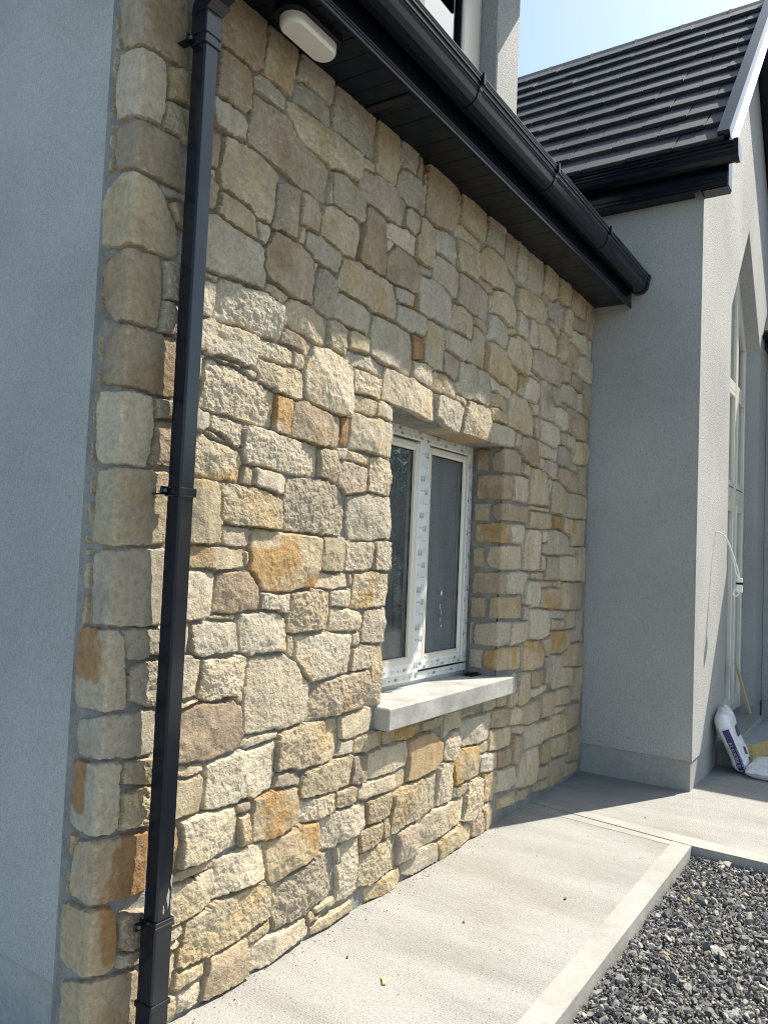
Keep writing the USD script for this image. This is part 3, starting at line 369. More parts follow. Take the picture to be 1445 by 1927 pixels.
o 497,1888 517,1866 527,1842 527,1838 516,1833 510,1783 517,1773 443,1778 428,1772 406,1773 300,1781 270,1779 270,1783 260,1777 259,1926 268,1921 269,1925 289,1922 330,1925 368,1907 435,1899 441,1902 468,1891
y 568,1784 577,1777 577,1772 570,1769 517,1774 528,1837 551,1842 573,1829
c 751,1792 747,1758 714,1747 692,1759 614,1766 578,1778 581,1819 574,1829 575,1837 590,1841 724,1834 758,1814 756,1798
y 413,1762 414,1745 422,1735 427,1643 437,1638 438,1625 430,1615 431,1565 442,1555 266,1549 260,1775 270,1768 270,1772 407,1772
y 514,1772 552,1760 570,1768 614,1765 714,1746 745,1729 743,1696 747,1680 740,1629 746,1619 483,1624 438,1639 438,1650 434,1651 434,1705 425,1750 413,1765 429,1771
d 1042,1823 1062,1826 1096,1812 1126,1787 1150,1730 1149,1641 1123,1611 1008,1613 997,1605 987,1605 973,1616 766,1614 746,1621 752,1643 754,1697 746,1728 748,1758 752,1764 756,1797 778,1822 831,1830 950,1832 959,1841 965,1841 1000,1832 1017,1833
p 580,1606 576,1567 564,1548 466,1548 441,1560 439,1624 571,1620
o 601,1620 986,1604 995,1596 990,1554 991,1499 986,1461 975,1458 965,1413 954,1399 848,1393 828,1384 810,1383 688,1388 660,1393 633,1412 624,1431 604,1453 579,1466 587,1505 585,1529 577,1536 577,1567 587,1584 587,1596 581,1605
y 1115,1601 1124,1610 1152,1607 1154,1598 1150,1591 1150,1576 1156,1552 1148,1473 1152,1464 1019,1463 993,1476 992,1499 1004,1587 996,1596 998,1604 1082,1605
c 1372,1479 1368,1478 1372,1472 1248,1468 1225,1466 1218,1461 1187,1460 1157,1464 1161,1473 1161,1577 1155,1599 1189,1599 1199,1591 1358,1596 1373,1569
c 1376,1599 1487,1607 1505,1604 1509,1467 1496,1464 1489,1469 1476,1469 1459,1465 1431,1470 1380,1471 1383,1479 1379,1480 1383,1553 1374,1569
c 1385,1608 1375,1600 1319,1598 1190,1600 1157,1667 1160,1783 1288,1797 1297,1804 1356,1809 1432,1799 1488,1807 1501,1707 1488,1608 1455,1614
p 1217,1925 1303,1923 1310,1926 1309,1891 1296,1827 1299,1818 1297,1805 1232,1800 1134,1782 1119,1804 1096,1813 1079,1828 1085,1836 1094,1923 1142,1932 1191,1931
c 1485,1967 1496,1888 1487,1808 1356,1810 1300,1817 1308,1853 1313,1967 1372,1980
o 1309,1924 1300,1929 1191,1932 1148,1941 1152,1972 1157,1979 1310,1972
g 1099,1933 1093,1925 1082,1930 1072,1967 1074,1979 1151,1985 1151,1972 1139,1952 1141,1945 1147,1940 1146,1934
o 1489,1308 1362,1306 1344,1300 1271,1300 1220,1308 1227,1455 1339,1461 1377,1469 1430,1459 1477,1458 1497,1463 1503,1385
c 1187,1400 1190,1398 1127,1397 1072,1388 963,1398 966,1413 979,1428 987,1460 1019,1462 1030,1457 1092,1455 1155,1463 1178,1460 1182,1456 1181,1441 1185,1436
p 1222,1411 1198,1399 1197,1410 1194,1408 1191,1446 1180,1460 1216,1456
c 1219,1315 1188,1312 1148,1318 1073,1319 1065,1369 1067,1387 1187,1388 1198,1397 1209,1397
c 744,1377 818,1382 807,1370 803,1310 795,1304 761,1307 747,1317 645,1323 643,1348 648,1388 687,1387
o 814,1321 817,1377 828,1383 944,1391 954,1398 1062,1387 1064,1369 1062,1327 1072,1316 1052,1222 1016,1226 867,1225 851,1219 808,1230 801,1257 804,1310
o 512,1541 544,1544 551,1537 547,1526 551,1522 557,1475 409,1463 401,1469 366,1473 269,1472 269,1475 263,1462 259,1462 260,1542 323,1550 467,1547
c 571,1475 576,1468 565,1474 564,1483 559,1490 560,1529 549,1541 576,1535 580,1506
c 311,1293 275,1304 266,1303 264,1462 335,1465 408,1462 416,1446 397,1325 399,1317 392,1316 389,1302 335,1297 320,1300
B 558,1464 563,1467 570,1463 578,1465 597,1444 608,1438 615,1424 633,1411 638,1401 642,1323 555,1321 545,1315 404,1318 412,1352 419,1438 417,1450 441,1462
c 524,1314 528,1287 520,1293 400,1301 401,1304 394,1305 401,1306 403,1313
c 534,1215 547,1181 534,1175 410,1180 375,1174 353,1177 318,1193 311,1291 321,1289 396,1294 463,1286 519,1285 527,1288
c 799,1215 800,1157 765,1161 631,1164 615,1155 594,1159 586,1167 556,1171 547,1190 542,1247 529,1290 545,1314 635,1315 644,1322 761,1306 794,1281 800,1257 799,1237 808,1224
c 308,1205 319,1190 265,1196 265,1306 272,1301 310,1292
c 588,1124 577,1045 538,1025 491,1026 472,1022 392,1024 366,1037 359,1048 365,1171 516,1166 534,1174 593,1158 596,1137
c 356,1049 313,1042 305,1045 286,1042 261,1052 262,1199 273,1190 319,1189 328,1179 362,1172 362,1121 351,1087 349,1070
c 909,1065 969,1016 952,895 944,872 933,872 932,869 874,869 831,861 786,864 776,872 702,871 605,878 599,889 588,994 589,1022 578,1045 588,1053 593,1111 599,1122 597,1137 603,1146 615,1154 634,1153 640,1157 765,1150 800,1155 804,1146 833,1126 846,1127 867,1114
c 1144,1206 1219,1203 1221,1199 1229,1199 1234,1137 1240,1136 1234,1127 1229,1081 1228,1048 1232,1035 1011,1024 976,1021 969,1017 864,1120 857,1155 861,1169 854,1214 879,1217 1016,1215 1045,1216 1052,1221
c 811,1164 810,1223 825,1222 847,1214 856,1155 847,1128 803,1156
c 1314,1276 1295,1218 1284,1209 1239,1210 1231,1205 1227,1210 1171,1212 1067,1223 1069,1294 1073,1318 1150,1308 1188,1311 1220,1307 1228,1299 1282,1298
p 1430,1141 1365,1152 1309,1155 1301,1159 1304,1169 1300,1171 1303,1190 1295,1207 1296,1217 1308,1226 1315,1274 1321,1292 1344,1299 1481,1300 1496,1307 1502,1233 1489,1141 1476,1145
c 1291,1164 1300,1159 1288,1155 1285,1144 1247,1146 1245,1144 1239,1147 1240,1188 1234,1199 1270,1198 1284,1208 1294,1208 1291,1189 1295,1176
c 1300,1155 1364,1141 1409,1139 1411,1110 1389,1080 1386,1059 1369,1036 1357,1039 1271,1036 1234,1039 1245,1136 1252,1135 1255,1139 1286,1137 1297,1145
y 1427,865 1388,876 1387,1059 1418,1108 1417,1129 1485,1139 1495,1085 1483,863
b 1128,1020 1271,1035 1313,1031 1365,1035 1386,986 1383,923 1367,871 1185,869 1172,864 950,872 973,975 969,1015 976,1012 1012,1013
y 1179,768 1189,760 1182,754 1165,716 1147,693 1137,689 1059,682 929,688 904,690 894,698 854,705 813,710 801,704 787,710 787,721 783,723 785,777 777,825 787,833 787,851 831,860 940,861 944,871 965,862 1168,858 1169,853 1173,853
c 1313,758 1291,748 1290,753 1215,755 1209,760 1190,761 1181,822 1183,843 1180,855 1185,857 1185,862 1361,860 1368,870 1403,870 1414,811 1408,757
c 1280,743 1288,742 1284,690 1154,693 1178,719 1190,748 1191,759 1205,749 1280,748
B 533,1022 529,1015 534,1015 567,985 578,990 580,986 587,946 588,905 598,889 580,834 424,820 375,828 280,835 282,1009 326,1010 365,1023 391,1023 449,1014 492,1015
c 371,1027 352,1024 280,1009 283,1042 303,1034 352,1039 358,1044
c 778,846 776,827 773,836 697,833 616,824 605,835 591,834 583,842 596,868 702,870 785,863 786,852
c 600,824 616,817 698,826 765,828 766,825 776,825 776,715 786,710 786,698 777,691 763,651 730,652 668,638 648,640 641,649 619,651 589,653 578,643 441,651 413,665 417,674 413,676 418,778 414,784 421,808 544,821 573,826 580,833 590,833
c 410,789 327,785 284,800 272,800 266,795 263,796 268,835 374,817 415,814
y 411,778 406,674 403,672 410,665 392,654 309,661 300,656 264,663 265,797 282,789 298,788 327,778
y 583,1005 570,991 540,1014 548,1017 541,1024 578,1040
y 1507,752 1500,739 1495,690 1497,682 1493,679 1397,676 1394,667 1372,674 1292,680 1286,690 1291,742 1302,742 1314,751 1369,748 1401,752 1408,756
o 1625,739 1605,675 1598,674 1497,681 1506,691 1507,747
o 1616,679 1624,737 1849,740 1855,678 1732,670 1725,666 1603,673
o 2085,741 2076,716 2075,684 1975,672 1859,679 1864,730
c 1598,673 1615,668 1724,665 1722,657 1738,593 1730,544 1615,539 1422,544 1418,548 1405,549 1397,558 1400,657 1397,665 1485,672 1494,678 1562,665
d 1395,549 1385,549 1385,543 1334,545 1327,535 1325,545 1277,556 1290,633 1292,674 1304,670 1354,668 1371,663 1394,665 1397,629 1389,569 1396,557
c 1639,531 1717,539 1741,516 1731,473 1732,461 1695,454 1621,452 1495,463 1410,463 1401,455 1394,455 1388,466 1361,466 1355,472 1338,474 1331,480 1329,534 1395,538 1396,548 1404,548 1413,537
S 2036,469 1779,458 1768,462 1734,463 1751,550 1739,596 1733,659 1728,665 1763,664 1830,674 1957,671 2030,627 2078,594 2077,546 2073,530 2077,513 2060,492 2047,493 2036,479
y 2270,690 2277,680 2276,644 2239,635 2231,643 2213,638 2151,638 2112,619 2075,607 2073,609 2076,684 2082,691 2085,732 2091,745 2207,741 2272,732
c 2195,481 2120,487 2078,522 2078,546 2099,611 2162,631 2239,633 2271,593 2268,533
g 2325,677 2649,672 2654,615 2648,579 2638,554 2630,512 2363,524 2319,522 2285,544 2292,665
o 2492,515 2497,448 2505,439 2505,357 2514,347 2514,336 2504,341 2504,336 2403,341 2374,327 2375,337 2364,344 2231,338 2216,341 2216,405 2204,457 2204,476 2245,515 2330,521
c 2060,491 2187,477 2198,480 2204,457 2209,387 2207,350 2214,341 2214,337 2204,336 2198,276 2060,274 2024,278 2034,288 2043,380 2037,468 2047,475 2047,482 2052,482
y 2023,289 2025,280 2010,273 1877,262 1867,254 1852,253 1844,263 1774,264 1679,252 1675,242 1621,247 1613,255 1611,271 1607,275 1608,304 1598,338 1599,352 1610,370 1619,402 1616,429 1695,453 1725,454 1733,460 1766,451 1944,455 2023,466 2038,398 2039,378
y 2364,337 2364,329 2373,326 2373,322 2363,312 2361,284 2351,279 2349,266 2342,262 2336,271 2331,268 2205,274 2207,325 2214,326 2215,336 2231,337 2266,329
c 2576,276 2575,225 2567,192 2574,183 2562,137 2491,116 2452,99 2450,88 2436,91 2431,102 2352,120 2306,135 2337,181 2348,206 2351,220 2346,245 2350,265 2361,271 2368,283 2369,303 2373,307 2374,321 2379,326 2394,326 2403,334 2497,332 2509,326 2515,334 2571,307
c 2342,208 2327,186 2307,139 2182,118 1997,107 1863,117 1865,201 1859,226 1868,253 1986,261 2010,272 2059,273 2121,266 2331,261 2332,257 2341,261 2345,245 2340,220
p 1854,214 1857,188 1855,126 1862,117 1862,102 1771,92 1681,90 1683,100 1677,100 1683,195 1675,222 1676,241 1774,257 1851,252 1858,226
y 1497,84 1450,77 1361,97 1365,128 1360,201 1364,236 1441,232 1500,242 1532,243 1538,248 1539,243 1580,239 1604,242 1611,247 1668,241 1674,222 1672,194 1675,184 1672,96 1667,96 1682,86
b 1408,338 1410,341 1541,335 1537,327 1541,289 1538,280 1538,254 1441,239 1360,244 1357,317 1347,327 1357,328 1357,333
b 1587,340 1595,346 1601,266 1612,255 1613,248 1580,251 1549,247 1549,253 1540,254 1549,278 1548,308 1542,335
b 1613,424 1608,403 1610,390 1600,375 1595,348 1586,352 1542,336 1534,346 1509,343 1410,349 1411,426 1401,444 1401,454 1610,451
g 1350,461 1394,454 1400,444 1399,344 1347,338 1346,328 1339,327 1284,333 1225,334 1218,328 1192,334 1186,331 1182,323 1168,322 1126,329 1106,328 1100,333 1085,331 1076,337 1080,346 1079,404 1068,457 1168,463 1177,469 1265,461 1328,464 1332,474 1338,473
b 1262,543 1276,552 1285,551 1326,534 1327,487 1331,475 1265,468 1178,476 1170,523 1173,531 1166,541 1171,553
c 1164,524 1167,470 1067,464 967,472 959,480 942,481 936,487 936,532 928,569 949,569 974,558 1157,554 1165,541 1161,529
y 1276,553 1181,561 1170,554 1157,555 950,570 935,578 931,633 935,649 963,675 1059,681 1130,678 1150,687 1244,682 1277,682 1284,686 1287,676 1268,566
p 937,659 929,626 916,626 906,634 765,651 784,678 787,697 801,703 813,698 818,700 903,689
o 764,650 788,637 915,625 924,560 935,526 925,483 915,484 913,478 885,476 829,462 733,469 725,475 674,481 664,493 658,531 658,587 667,637 754,643
o 923,473 926,482 941,480 954,469 1061,457 1071,405 1068,345 1074,337 1058,327 1035,325 1021,316 820,294 798,288 766,314 752,364 751,390 736,462 830,461 886,465
d 1126,318 1178,320 1182,306 1180,269 1187,242 1195,241 1205,171 1205,160 1189,125 1125,128 1050,125 1021,119 1014,112 988,109 977,115 909,112 832,116 814,118 806,124 810,132 806,137 806,168 796,172 805,211 800,282 1039,314 1059,327 1084,330 1097,321
c 1346,325 1356,151 1354,128 1355,103 1360,97 1359,84 1278,74 1204,89 1207,165 1198,241 1206,240 1217,249 1223,287 1223,323
g 1183,323 1217,323 1210,251 1200,252 1197,247 1196,252 1191,252 1192,270 1183,306
o 1681,-5 1574,-6 1431,11 1426,73 1634,83 1710,83 1721,26
c 1730,86 1901,106 2039,101 2050,82 2052,59 2065,38 2062,9 2059,9 2071,-2 1939,6 1811,3 1719,39
o 2423,93 2435,90 2448,58 2444,18 2453,4 2251,3 2095,-9 2071,2 2072,39 2050,89 2098,110 2266,121 2303,134 2311,122 2422,96
p 2602,18 2611,2 2552,-11 2452,9 2449,59 2451,87 2462,92 2462,95 2549,130 2582,118 2591,104
o 2673,155 2702,113 2701,24 2651,-15 2611,9 2599,108 2595,114 2582,119 2567,141 2569,146
o 2736,317 2744,234 2701,155 2619,160 2575,183 2584,237 2577,276 2578,334 2622,325 2668,325
g 2668,326 2582,334 2515,348 2515,416 2510,439 2516,439 2516,443 2587,437 2606,443 2742,429 2749,327
y 2508,450 2493,515 2618,511 2629,465 2628,452 2606,445
b 2337,682 2325,678 2278,680 2280,723 2273,732 2273,748 2536,744 2542,683 2440,679
o 2704,740 2701,682 2673,683 2665,675 2551,676 2552,745
y 2854,669 2710,681 2704,745 2873,743 2864,672 2854,673
y 2876,668 2866,672 2881,739 2991,744 3004,670 2952,652 2920,654 2912,648 2881,650 2879,660 2874,660
b 2656,603 2666,674 2704,675 2761,667 2863,663 2870,650 2880,649 2898,580 2895,569 2843,550 2803,552 2647,572
c 2986,536 2891,547 2913,647 2937,646 2952,651 3004,648 3011,641 3064,634 3062,575 3055,553
y 2930,425 2824,431 2751,431 2628,446 2637,537 2644,561 2895,545 2926,540 2955,464 2938,418 2931,428
y 3357,507 3170,506 3159,512 3124,516 3048,532 3055,553 3062,559 3063,575 3084,631 3130,645 3364,644 3387,568
y 3088,642 3083,633 3065,635 3057,646 3004,649 3011,840 3174,845 3197,842 3192,832 3202,720 3197,682 3204,672 3129,646 3099,646
c 3003,741 2943,757 2940,839 2987,859 3007,744
b 3419,832 3428,839 3431,754 3437,742 3354,729 3274,728 3203,737 3196,842 3262,836
c 3479,682 3277,664 3204,674 3204,727 3274,727 3318,722 3354,728 3473,728 3488,721
b 3387,512 3391,673 3583,674 3595,665 3658,664 3641,551 3631,547 3630,542 3581,525 3573,519 3580,509
y 3934,656 3944,655 3943,548 3832,543 3664,556 3664,664 3708,664 3717,670 3767,670 3882,660 3934,660
y 3945,656 3943,666 3883,671 3767,671 3721,675 3750,812 3970,794 3961,654
b 3976,788 4060,787 4155,780 4145,540 3966,556
g 3538,898 3534,912 3589,912 3668,901 3742,909 3741,809 3716,671 3673,671 3659,665 3649,675 3583,675 3540,720 3540,726 3550,730
p 3490,721 3436,747 3433,796 3435,862 3448,908 3476,905 3534,907 3539,727
b 3072,297 3064,283 2981,300 2955,446 2982,484 3003,472 3132,450 3131,446 3142,453 3133,383 3080,337
y 2995,488 2982,486 2943,523 2948,533 3124,515 3171,505 3142,454 3134,461 3132,457 3004,479
c 3404,362 3400,352 3177,350 3152,432 3179,505 3588,493 3603,390 3604,361 3597,354
o 3615,360 3608,361 3604,390 3602,500 3698,500 3830,491 3859,349 3794,348 3678,356 3615,355
b 3859,346 3842,534 4138,529 4141,356
y 3831,492 3821,501 3698,501 3582,509 3595,518 3584,519 3641,539 3642,550 3665,555 3673,550 3796,540 3834,542 3839,492
b 2750,317 2748,430 2823,420 2927,418 2928,414 2937,417 2960,311
g 2749,184 2745,234 2751,250 2739,314 3014,292 3040,182 2908,163
c 3405,214 3395,212 3389,201 3380,159 3359,115 3129,124 3039,143 3065,284 3073,297 3124,347 3400,349
b 3572,199 3563,206 3416,209 3416,213 3408,214 3408,339 3401,351 3411,351 3411,354 3596,351 3597,228 3604,218 3604,201
y 3602,342 3597,353 3604,356 3607,347 3607,350 3678,345 3794,347 3936,337 3927,201 3924,196 3605,218
b 4142,109 3890,135 3934,212 3944,339 4155,347
b 3873,196 3888,21 3581,27 3577,196 3596,196 3602,200
b 3569,100 3562,103 3372,115 3381,158 3405,208 3407,203 3572,196
b 3888,31 3879,135 3903,129 4132,104 4145,110 4139,33
y 3298,63 3307,72 3303,72 3300,80 3304,81 3293,89 3369,108 3571,102 3578,27
y 3291,86 3289,78 3296,74 3291,73 3296,64 3166,43 3039,55 3048,61 3047,73 3086,114 3252,112
y 3046,73 3041,63 3044,56 2787,72 2800,131 3027,130
c 2812,1396 2802,1450 2835,1468 3002,1470 3012,1478 3023,1473 3130,1471 3138,1449 3130,1428 3107,1426 3069,1403 3045,1327 3020,1327 3011,1332 2816,1333 2806,1384
c 3264,1413 3314,1383 3316,1369 3324,1362 3336,1322 3338,1298 3300,1240 3200,1246 3188,1237 3183,1237 3152,1244 3148,1256 3131,1260 3091,1259 3064,1266 3052,1301 3069,1401 3127,1426 3131,1415
y 3141,1426 3131,1426 3141,1435 3139,1449 3145,1466 3289,1470 3349,1463 3365,1472 3378,1430 3379,1416 3264,1414 3247,1423 3140,1422
c 3383,1572 3381,1514 3360,1473 3284,1471 3284,1478 3290,1486 3294,1525 3294,1575 3299,1575 3300,1585 3353,1576 3373,1577 3373,1573
p 3632,1577 3624,1425 3628,1413 3554,1415 3545,1409 3535,1415 3379,1414 3382,1514 3388,1529 3385,1571 3408,1576 3531,1571
c 3764,1586 3915,1584 3965,1550 3965,1402 3866,1403 3857,1398 3844,1406 3738,1404 3716,1407 3708,1411 3628,1416 3633,1565 3689,1581
o 3539,1372 3325,1363 3321,1378 3315,1383 3313,1413 3545,1408
o 3695,1360 3548,1372 3545,1408 3619,1408 3627,1412 3718,1405 3703,1365 3703,1355
o 3535,1361 3540,1371 3547,1371 3552,1361 3703,1351 3708,1211 3527,1222 3514,1213 3485,1214 3476,1225 3301,1240 3344,1293 3337,1322 3333,1362
y 3719,1403 3853,1397 3852,1211 3856,1203 3711,1211 3705,1351 3713,1359
p 4129,1192 3861,1202 3856,1397 3956,1393 3966,1401 3974,1401 4133,1393
y 4135,1658 4149,1664 4163,1393 4133,1394 4123,1401 3969,1402 3970,1543 3966,1551 3965,1577 3974,1644 4083,1656
p 3117,1165 3036,1168 3041,1179 3031,1257 3091,1258 3151,1244 3170,1176
c 3497,1186 3502,1171 3513,1168 3522,1116 3517,1086 3529,1075 3520,1069 3523,1042 3515,1045 3434,1034 3402,1035 3392,1027 3175,1041 3170,1210 3188,1236 3291,1232 3304,1238 3313,1232 3467,1218 3471,1214 3485,1213 3502,1194
g 3792,1144 3784,1148 3783,1144 3624,1151 3601,1157 3551,1159 3513,1169 3512,1180 3507,1181 3510,1186 3504,1194 3515,1212 3702,1206 3710,1209 3717,1205 3786,1199
p 3783,1133 3793,1140 3790,1069 3530,1078 3523,1116 3531,1159 3551,1158 3599,1146 3783,1137
y 3984,1069 3870,1073 3862,1066 3806,1069 3794,1144 3797,1198 3850,1194 3860,1200 3983,1196 3993,1078 3983,1075
p 4160,962 4140,970 3880,967 3861,1065 3984,1062 3995,1067 3996,1195 4140,1191
o 3826,933 3804,920 3739,910 3589,913 3550,918 3524,1041 3533,1048 3530,1074 3779,1063 3789,1068 3853,1065 3878,963 3869,956 3873,940
y 3469,909 3438,933 3431,952 3408,970 3406,994 3395,999 3393,1026 3488,1031 3524,1041 3544,921 3488,908
o 3419,952 3422,945 3438,932 3447,909 3436,901 3434,862 3427,839 3419,843 3199,843 3090,854 3085,914 3095,1003 3100,1010 3096,1020 3102,1028 3151,1030 3158,1035 3327,1027 3394,998 3401,966
y 3057,912 3054,912 3057,942 3044,1009 3047,1009 3032,1018 3095,1021 3087,1011 3080,956 3084,914 3081,901 3056,902
b 3887,966 4150,961 4165,781 4155,781 4146,787 4060,788 3802,809 3774,901 3804,919 3876,934 3880,939 3878,950 3881,952 3879,963
c 3158,1036 3113,1038 3101,1029 2906,1021 2896,1141 2898,1167 3152,1163 3171,1134 3172,1114
y 3080,2084 3067,2056 2972,2065 2971,2101 2984,2145 3098,2131 3098,2125 3086,2122 3078,2105
c 2867,1898 2866,2050 2968,2059 3066,2052 3063,1895
y 3417,1902 3095,1893 3081,2084 3090,2103 3089,2111 3094,2112 3097,2124 3121,2131 3141,2126 3159,2128 3181,2136 3236,2130 3274,2120 3285,2125 3313,2122 3344,2108 3358,2107 3361,2102 3375,2096 3391,2061 3391,2039 3395,2031 3398,1994 3409,1988
p 3304,2153 3299,2137 3285,2126 3236,2131 3200,2141 3213,2148 3222,2198 3221,2213 3328,2210 3318,2202 3312,2159
p 3538,2112 3525,2090 3467,2088 3457,2095 3402,2095 3388,2091 3375,2096 3369,2110 3347,2119 3313,2123 3298,2129 3300,2136 3313,2146 3327,2196 3326,2208 3479,2212 3486,2209 3540,2209 3549,2170
c 3401,2005 3402,2042 3392,2061 3393,2090 3465,2085 3437,1975 3410,1989 3409,2001
y 3773,1921 3769,1918 3767,1904 3702,1855 3684,1855 3674,1862 3514,1858 3430,1875 3434,1896 3425,1902 3439,1981 3468,2085 3515,2082 3525,2089 3570,2089 3639,2074 3787,2024 3781,2015 3785,2014
B 3970,2034 3810,2038 3639,2075 3595,2090 3570,2090 3536,2097 3539,2112 3554,2136 3551,2178 3637,2191 3687,2189 3706,2192 3814,2183 3825,2189 3980,2171 3986,2154 3986,2122 3991,2109 3991,2075 3987,2070 3987,2054
y 4081,2242 4115,2256 4156,2260 4144,2023 4135,2027 3988,2036 3988,2054 3998,2066 3997,2124 3987,2154 3987,2179 3997,2242
y 3997,2239 3977,2179 3831,2189 3855,2240
y 4134,2018 4144,2025 4159,1850 4150,1850 4147,1860 4098,1860 3967,1849 3761,1850 3768,1903 3779,1912 3792,2014 3796,2014 3790,2024 3905,2033 3970,2033 4025,2031
y 3425,1862 3108,1859 3109,1883 3112,1892 3242,1887 3407,1891 3414,1894 3418,1901 3424,1901 3421,1883 3429,1874
y 3506,1787 3506,1765 3512,1757 3403,1749 3395,1751 3276,1739 3262,1742 3091,1742 3106,1849 3239,1858 3417,1858 3425,1861 3489,1862 3494,1861
O 3577,1762 3527,1756 3507,1758 3511,1766 3507,1787 3509,1858 3543,1851 3684,1854 3673,1745
y 3906,1843 3892,1838 3895,1838 3889,1802 3884,1714 3680,1749 3693,1850 3764,1849 3772,1846 3907,1847
o 4083,1657 3885,1653 3887,1727 3905,1842 3967,1848 4139,1852 4139,1849 4149,1849 4144,1663
c 3040,1707 3009,1635 2991,1639 2888,1637 2834,1642 2834,1653 2844,1671 2844,1693 2833,1753 2934,1759 3047,1760
c 3269,1738 3301,1700 3300,1665 3307,1657 3300,1644 3296,1595 3300,1586 3289,1585 3283,1526 3283,1478 3146,1472 3131,1472 3122,1479 3014,1479 3014,1550 3007,1597 3018,1648 3038,1681 3047,1718 3109,1739
c 3406,1748 3397,1732 3399,1661 3392,1663 3308,1657 3311,1686 3302,1700 3302,1740
p 3834,1649 3829,1642 3825,1591 3709,1588 3688,1582 3632,1579 3622,1586 3402,1576 3403,1655 3408,1664 3407,1741 3527,1755 3669,1745 3770,1724 3835,1671
g 3398,1576 3384,1572 3382,1583 3354,1588 3301,1586 3308,1653 3399,1653
p 3824,1586 3833,1599 3835,1650 3970,1653 3962,1587
g 108,2442 161,2453 250,2455 251,2440 244,2430 252,2332 126,2321 128,2340 122,2400
g 126,2320 251,2326 255,2229 183,2217 114,2217 118,2223
y 248,1950 154,1945 127,1939 116,2003 128,2008 195,2012 203,2019 242,2020
b 129,1922 128,1933 142,1939 239,1947 251,1796 113,1794 113,1810 121,1836 125,1920
y 230,2965 225,2989 226,2979 218,2988 100,2968 102,3007 94,3069 138,3086 168,3087 178,3091 180,3102 226,3118 237,2967
y 165,2858 158,2863 94,2866 93,2897 98,2914 100,2965 156,2967 218,2981 219,2971 229,2968 238,2851
g 116,2652 96,2670 99,2686 176,2688 188,2698 216,2702 220,2661
y 160,2583 130,2624 132,2626 127,2634 144,2647 220,2654 226,2572
g 249,1185 241,1192 154,1197 134,1187 74,1188 66,1197 56,1262 46,1283 76,1288 201,1285 204,1295 248,1294 257,1185
g 197,1027 190,1033 168,1035 81,1068 79,1159 134,1186 249,1184 261,1018
y 254,786 247,791 245,788 169,796 77,818 75,887 188,880 199,886 256,881
y 78,680 82,694 78,792 168,795 245,780 245,777 255,784 248,656
b 260,281 124,309 98,329 92,418 112,431 253,400
g 97,270 101,309 198,293 250,277 239,232
o 311,562 302,495 287,492 270,502 267,662 298,653 298,640 308,626
c 566,638 568,622 575,604 581,599 591,504 600,494 459,489 313,493 314,500 310,500 318,562 315,627 309,635 309,644 299,655 326,650 384,650 392,653
y 657,502 665,482 615,479 600,495 604,505 583,598 616,591 646,601 657,531
B 591,607 582,601 570,632 578,642 647,639 653,606 646,602 639,606 630,605 617,598
y 316,455 286,455 282,493 302,484 311,489 477,488 502,471 495,456 358,455 328,451
c 741,387 751,364 743,325 636,338 556,340 507,336 476,340 483,359 488,411 501,471 674,480 685,471 732,468 735,462 729,451 737,432
c 425,453 473,454 486,411 473,333 373,317 279,317 281,387 276,454 287,454 314,444 358,444
y 736,315 744,324 753,322 765,314 771,300 792,286 788,282 798,233 794,212 795,173 466,155 460,159 409,162 358,161 354,166 340,167 334,175 334,219 336,231 347,235 350,252 348,263 353,264 360,303 364,304 359,313 466,322 474,332 507,335 548,329 666,327
c 351,275 283,266 271,270 274,317 289,311 358,314 349,304 353,304
c 335,232 327,240 321,238 288,247 286,252 277,247 272,262 283,265 302,258 341,262 341,244 338,243
y 799,132 796,131 806,123 782,118 679,115 676,125 669,125 675,134 668,143 673,150 741,158 795,171
y 333,168 323,166 320,120 313,114 312,108 287,101 282,94 275,95 278,178 276,248 284,237 286,241 321,231 322,227 331,230 333,219 327,186 333,174
y 466,154 460,92 455,92 449,102 381,100 347,91 323,108 329,157 333,157 334,167 340,166 348,156 409,151
c 337,18 337,23 347,28 349,89 454,91 457,58 447,16
b 662,134 668,114 678,114 671,100 678,16 691,10 691,6 454,9 461,92 474,122 476,139 467,154 654,157 667,143
c 826,107 947,104 988,108 1006,94 1002,84 1010,71 1026,58 1030,50 1024,38 1026,33 1021,32 1021,23 917,16 790,1 690,11 679,110 814,117
o 282,93 294,92 314,101 333,89 342,89 338,85 342,38 336,35 337,24 313,12 284,26
y 1050,118 1180,119 1189,124 1205,89 1203,86 1142,81 1141,91 1067,86
y 1337,11 1080,5 1018,21 1035,27 1031,28 1036,38 1031,50 1033,53 1042,49 1085,61 1322,58
b 1085,62 1039,61 1033,55 1027,59 1019,78 1013,83 1015,87 1007,94 1015,111 1040,113 1046,110 1065,79 1132,85 1106,78 1148,81
'''
